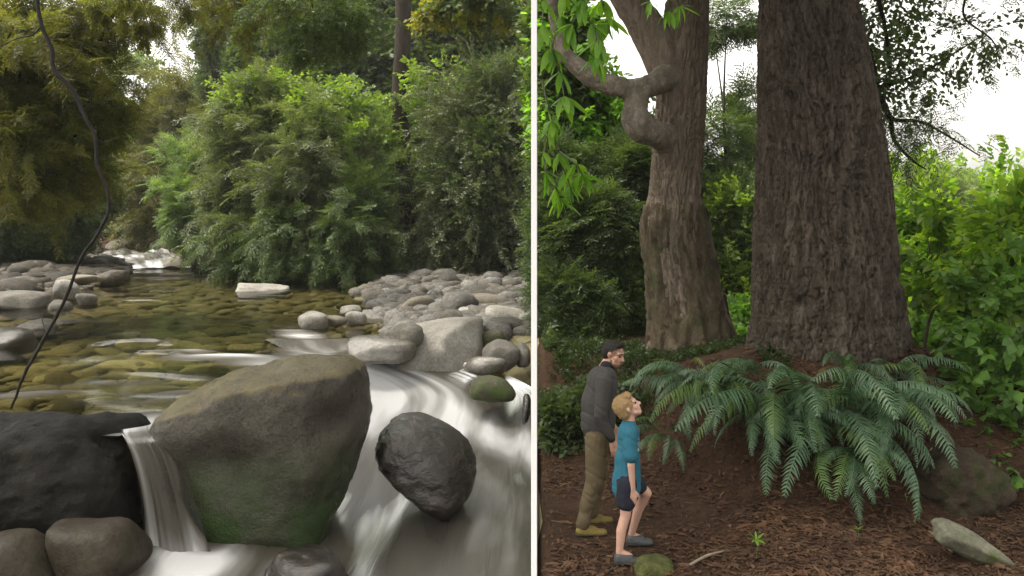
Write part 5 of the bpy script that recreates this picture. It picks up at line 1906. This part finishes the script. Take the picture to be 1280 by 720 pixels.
def person_man():
    root = P(727, 660, 8.22)
    root[2] = gz(root[0], root[1])
    t = thing("person", "man in charcoal jacket and khaki trousers turning his head toward the boy", "person", root, "people on the path")
    t.rotation_euler.z = R(8)
    # joints: near = his right side (-y)
    hipn, hipf = (.125, -.095, .92), (.165, .095, .92)
    kn, kf = (.09, -.11, .49), (.20, .12, .49)
    ann, anf = (-.015, -.12, .085), (.125, .17, .085)
    shn, shf = (.165, -.195, 1.43), (.245, .185, 1.43)
    eln, elf = (.125, -.245, 1.13), (.27, .24, 1.14)
    wrn, wrf = (.235, -.235, .885), (.36, .2, .92)
    nb, hc = (.215, 0, 1.50), (.305, -.02, 1.645)
    Rm = rotm('Z', R(-42)) @ rotm('Y', R(14))
    hs_, at = head_shapes(hc, Rm, 1.0)
    dn = unit(np.array(wrn) - np.array(eln))
    body = hs_ + [capsule(nb, .062, np.array(hc) + Rm @ np.array([-.03, 0, -.06]), .056), capsule((.19, 0, 1.40), .10, (.15, 0, 1.0), .10),
                  capsule(shn, .05, eln, .04), capsule(eln, .038, wrn, .026), capsule(shf, .05, elf, .04), capsule(elf, .038, wrf, .026),
                  capsule((.19, -.15, 1.42), .06, (.22, .15, 1.42), .06), capsule((.15, 0, 1.1), .09, (.15, 0, .95), .08),
                  capsule(hipn, .075, kn, .05), capsule(kn, .05, ann, .036), capsule(hipf, .075, kf, .05), capsule(kf, .05, anf, .036),
                  capsule(ann, .036, np.array(ann) + [.12, 0, -.045], .03), capsule(anf, .036, np.array(anf) + [.12, 0, -.045], .03)]
    body += hand_shapes(wrn, dn * .6 + np.array([.12, 0, -.8]), (.8, -.1, 0), 1.05, .55, (0, 1, 0))
    body += hand_shapes(wrf, (.2, -.1, -.9), (.8, -.1, 0), 1.0, .5, (0, -1, 0))
    remesh("body", body, .006, M['skin'], t, 3)
    # jacket
    jk = [capsule((.215, -.045, 1.43), .11, (.23, .045, 1.43), .11), capsule((.20, 0, 1.37), .175, (.165, 0, 1.16), .18, fl=((1, .15, 0), .86)),
          capsule((.17, 0, 1.2), .18, (.155, 0, .985), .182, fl=((1, .15, 0), .88)), capsule((.18, -.16, 1.425), .075, (.24, .15, 1.425), .075),
          capsule(shn, .078, eln, .062), capsule(eln, .062, np.array(wrn) + [-.02, 0, .05], .043), capsule(shf, .078, elf, .062), capsule(elf, .062, np.array(wrf) + [-.02, 0, .05], .043),
          capsule((.205, 0, 1.44), .09, (.225, 0, 1.49), .07)]
    remesh("jacket", jk, .009, M['jacket'], t, 4, creases(5, .016, 2, (1, 1, 1.3)))
    remesh("collar", [capsule((.222, 0, 1.485), .076, (.245, -.005, 1.53), .070)], .008, M['collar'], t, 2)
    remesh("cuff", [capsule(np.array(wrn) - dn * .075, .044, np.array(wrn) - dn * .03, .039)], .006, M['collar'], t, 2)
    remesh("waistband", [capsule((.155, 0, .975), .168, (.153, 0, .945), .160, fl=((1, .15, 0), .84))], .009, M['collar'], t, 2)
    tr = [capsule((.150, -.05, .93), .135, (.15, .05, .93), .135, fl=((1, 0, 0), .92)), capsule((.13, -.085, .88), .115, kn, .080), capsule(kn, .080, np.array(ann) + [0, 0, .03], .066),
          capsule((.16, .085, .88), .115, kf, .080), capsule(kf, .080, np.array(anf) + [0, 0, .03], .066)]
    remesh("trousers", tr, .009, M['khaki'], t, 3, creases(5.5, .018, 4, (1, 1, 1.5)))
    for an_, dy in ((ann, -.02), (anf, .0)):
        h = np.array([an_[0] - .075, an_[1], 0.0])
        up, sl = shoe_shapes(h, h + np.array([.305, dy, 0]), .085, .105)
        s = remesh("shoe", up, .007, M['shoe_y'], t, 3)
        remesh("sole", sl, .007, M['sole'], s, 1)
    M['beard'] = simple_mat("beard_stubble", (.10, .068, .05), .8, .4, 150, .3, .2)
    remesh("beard", [capsule(at((.058, .022, -.092)), .025, at((.058, -.022, -.092)), .025), capsule(at((.02, .050, -.058)), .022, at((.052, .026, -.090)), .024), capsule(at((.02, -.050, -.058)), .022, at((.052, -.026, -.090)), .024)], .005, M['beard'], t, 2)
    # hair: cap over the skull, cut above brow and ears
    hr = [ball(at((-.022, 0, .044)), (.100, .079, .085), Rm), ball(at((-.055, 0, .0)), (.062, .074, .075), Rm), capsule(at((.042, .03, .100)), .024, at((.042, -.03, .100)), .024)]
    strands(remesh("hair", hr, .006, M['hair_dark'], t, 3, folds(50, .002, 1)), M['hair_dark'], 4000, .016, Rm @ np.array([-.4, 0, -.3]), 1)
    for y in (-1, 1):
        link("eye", mesh("eye", *ball(at((.078, y * .031, .008)), (.009, .012, .008), Rm, 2), M['eye_dark'], True), t)
        link("eyebrow", mesh("eyebrow", *capsule(at((.078, y * .048, .031)), .006, at((.091, y * .014, .030)), .006, 8, 3), M['hair_dark'], True), t)


def person_boy():
    root = P(783, 697, 7.5)
    root[2] = gz(root[0], root[1])
    t = thing("person", "fair-haired boy in blue t-shirt and dark shorts looking up at the trees", "person", root, "people on the path")
    t.rotation_euler.z = R(6)
    f = 7.5 / FOC

    def L(px, py, y=0):
        return np.array([(px - 783) * f, y, (697 - py) * f])
    hipn, hipf = L(781, 597, -.07), L(789, 597, .07)
    kn, ann = L(779, 638, -.08), L(771, 682, -.09)
    kf = L(812, 622, .09)
    kf[2] += .02
    anf = np.array([(800 - 783) * f, .30, .10])
    shn, shf = L(783, 535, -.125), L(788, 535, .125)
    eln, wrn = L(783, 573, -.165), L(786, 603, -.15)
    elf, wrf = L(795, 575, .17), L(800, 600, .16)
    nb, hc = L(787, 527), L(786, 507)
    Rm = rotm('Z', R(-10)) @ rotm('Y', R(-36)) @ rotm('X', R(4))
    hs_, at = head_shapes(hc, Rm, .93, .92)
    body = hs_ + [capsule(nb, .045, hc + Rm @ np.array([-.02, 0, -.05]), .043), capsule(L(786, 540), .075, L(785, 590), .08), capsule(shn, .038, eln, .031), capsule(eln, .030, wrn, .021),
                  capsule(shf, .038, elf, .031), capsule(elf, .030, wrf, .021), capsule(L(784, 536, -.09), .045, L(787, 536, .09), .045),
                  capsule(hipn, .065, kn, .045), capsule(kn, .044, (kn + ann) / 2 + [-.012, 0, .02], .042), capsule((kn + ann) / 2 + [-.01, 0, .02], .042, ann, .029),
                  capsule(hipf, .065, kf, .046), capsule(kf, .045, (kf + anf) / 2 + [-.012, 0, .02], .042), capsule((kf + anf) / 2 + [-.01, 0, .02], .042, anf, .029),
                  capsule(ann, .03, ann + [.09, 0, -.04], .027), capsule(anf, .03, anf + [.09, 0, -.04], .027)]
    body += hand_shapes(wrn, (.05, 0, -1), (.7, -.2, 0), .78, .5, (0, 1, 0))
    body += hand_shapes(wrf, (.15, 0, -1), (.7, -.2, 0), .78, .5, (0, -1, 0))
    remesh("body", body, .0055, M['skin_boy'], t, 3)
    ts = [capsule(L(786, 540), .115, L(785, 575), .115, fl=((1, 0, 0), .78)), capsule(L(785, 570), .125, L(783, 606), .142, fl=((1, 0, 0), .85)), capsule(L(785, 535, -.09), .06, L(787, 535, .09), .06),
          capsule(shn, .056, shn * .3 + eln * .7, .07), capsule(shf, .056, shf * .3 + elf * .7, .07), capsule(L(786, 531), .058, L(787, 527), .052)]
    tee = remesh("t_shirt", ts, .0075, M['tee'], t, 3, creases(7, .013, 3, (1, 1, .8)))
    # pale worn print on the chest
    me = tee.data
    pv, pf = [], []
    c0 = L(786, 552)
    for poly in me.polygons:
        q = poly.center
        if poly.normal.x > .35 and abs(q.y) < .085 and abs(q.z - c0[2]) < .06:
            band = math.sin((q.z - c0[2]) * 130) > -.2 and math.sin(q.y * 210 + math.sin(q.z * 90) * 2) > -.55
            if band:
                k = len(pv)
                pv += [tuple(me.vertices[v].co + poly.normal * .0025) for v in poly.vertices]
                if len(poly.vertices) == 4:
                    pf.append((k, k + 1, k + 2, k + 3))
                else:
                    pf.append((k, k + 1, k + 2, k + 2))
    if pf:
        link("shirt_print", mesh("shirt_print", np.array(pv), np.array(pf), M['print']), tee)
    sh = remesh("shorts", [capsule(L(784, 606, -.03), .098, L(784, 606, .03), .098, fl=((1, 0, 0), .95)), capsule(hipn, .088, hipn * .35 + kn * .65 + [0, 0, .02], .084), capsule(hipf, .088, hipf * .5 + kf * .5, .082)], .0075, M['shorts'], t, 3, folds(12, .008, 5))
    for an_ in (ann, anf):
        h = np.array([an_[0] - .055, an_[1], 0.0 if an_ is ann else .01])
        up, sl = shoe_shapes(h, h + np.array([.255, -.02, 0]), .075, .105)
        s = remesh("shoe", up, .0065, M['shoe_g'], t, 3)
        remesh("sole", sl, .0065, M['sole'], s, 1)
    hr = [ball(at((-.026, 0, .045)), np.array((.104, .083, .092)) * .93, Rm), ball(at((-.062, 0, .0)), np.array((.062, .076, .082)) * .93, Rm), capsule(at((.050, .03, .095)), .028, at((.050, -.03, .095)), .028)]
    strands(remesh("hair", hr, .006, M['hair_blond'], t, 3, folds(45, .0025, 1)), M['hair_blond'], 4500, .022, Rm @ np.array([.1, .1, -.6]), 2)
    for y in (-1, 1):
        link("eye", mesh("eye", *ball(at((.078, y * .031, .008)), (.008, .011, .007), Rm, 2), M['eye_dark'], True), t)
        link("eyebrow", mesh("eyebrow", *capsule(at((.077, y * .046, .031)), .004, at((.088, y * .014, .030)), .004, 8, 3), M['hair_blond'], True), t)


person_man()
person_boy()

# crooked limb with its burl, grown together with the leaning trunk
lp = catmull([P(846, 92, 12.2), P(822, 102, 11.85), P(798, 111, 11.65), P(770, 109, 11.55), P(745, 98, 11.5), P(722, 84, 11.5), P(706, 66, 11.5), P(696, 40, 11.6), P(690, 0, 11.7), P(688, -60, 11.8)], 40)
lr = np.interp(np.linspace(0, 1, 40), [0, .08, .2, .35, .6, .8, 1], [.26, .18, .15, .14, .115, .08, .055])
shp = [capsule(lp[k] - leanb, lr[k], lp[k + 1] - leanb, lr[k + 1]) for k in range(39)]
bp = catmull([P(806, 106, 11.65), P(796, 124, 11.6), P(793, 142, 11.55), P(800, 158, 11.6), P(818, 168, 11.8), P(842, 176, 12.2)], 16)
br = np.interp(np.linspace(0, 1, 16), [0, .25, .5, .7, .85, 1], [.12, .155, .195, .195, .185, .25])
shp += [capsule(bp[k] - leanb, br[k], bp[k + 1] - leanb, br[k + 1]) for k in range(15)]
remesh("limb", shp, .022, M['bark_burl'], lean, 10, lambda co: fbm(co * 5, 4) * .022 + fbm(co * np.array([16, 16, 16]), 3) * .007)


# ------------------------------------------------------------------ haze: pale air over the whole valley
bm = bmesh.new()
bmesh.ops.create_cube(bm, size=1)
bmesh.ops.scale(bm, vec=(312, 284, 48), verts=bm.verts)
bmesh.ops.translate(bm, vec=(0, 126, 21), verts=bm.verts)
me = bpy.data.meshes.new("haze")
bm.to_mesh(me)
bm.free()
m, t, out = new_mat("haze_air")
pv = N(t, "ShaderNodeVolumePrincipled")
pv.inputs["Color"].default_value = (.93, .97, .93, 1)
pv.inputs["Density"].default_value = HAZE
pv.inputs["Anisotropy"].default_value = .3
t.links.new(pv.outputs[0], out.inputs["Volume"])
me.materials.append(m)
link("haze", me, kind="stuff")
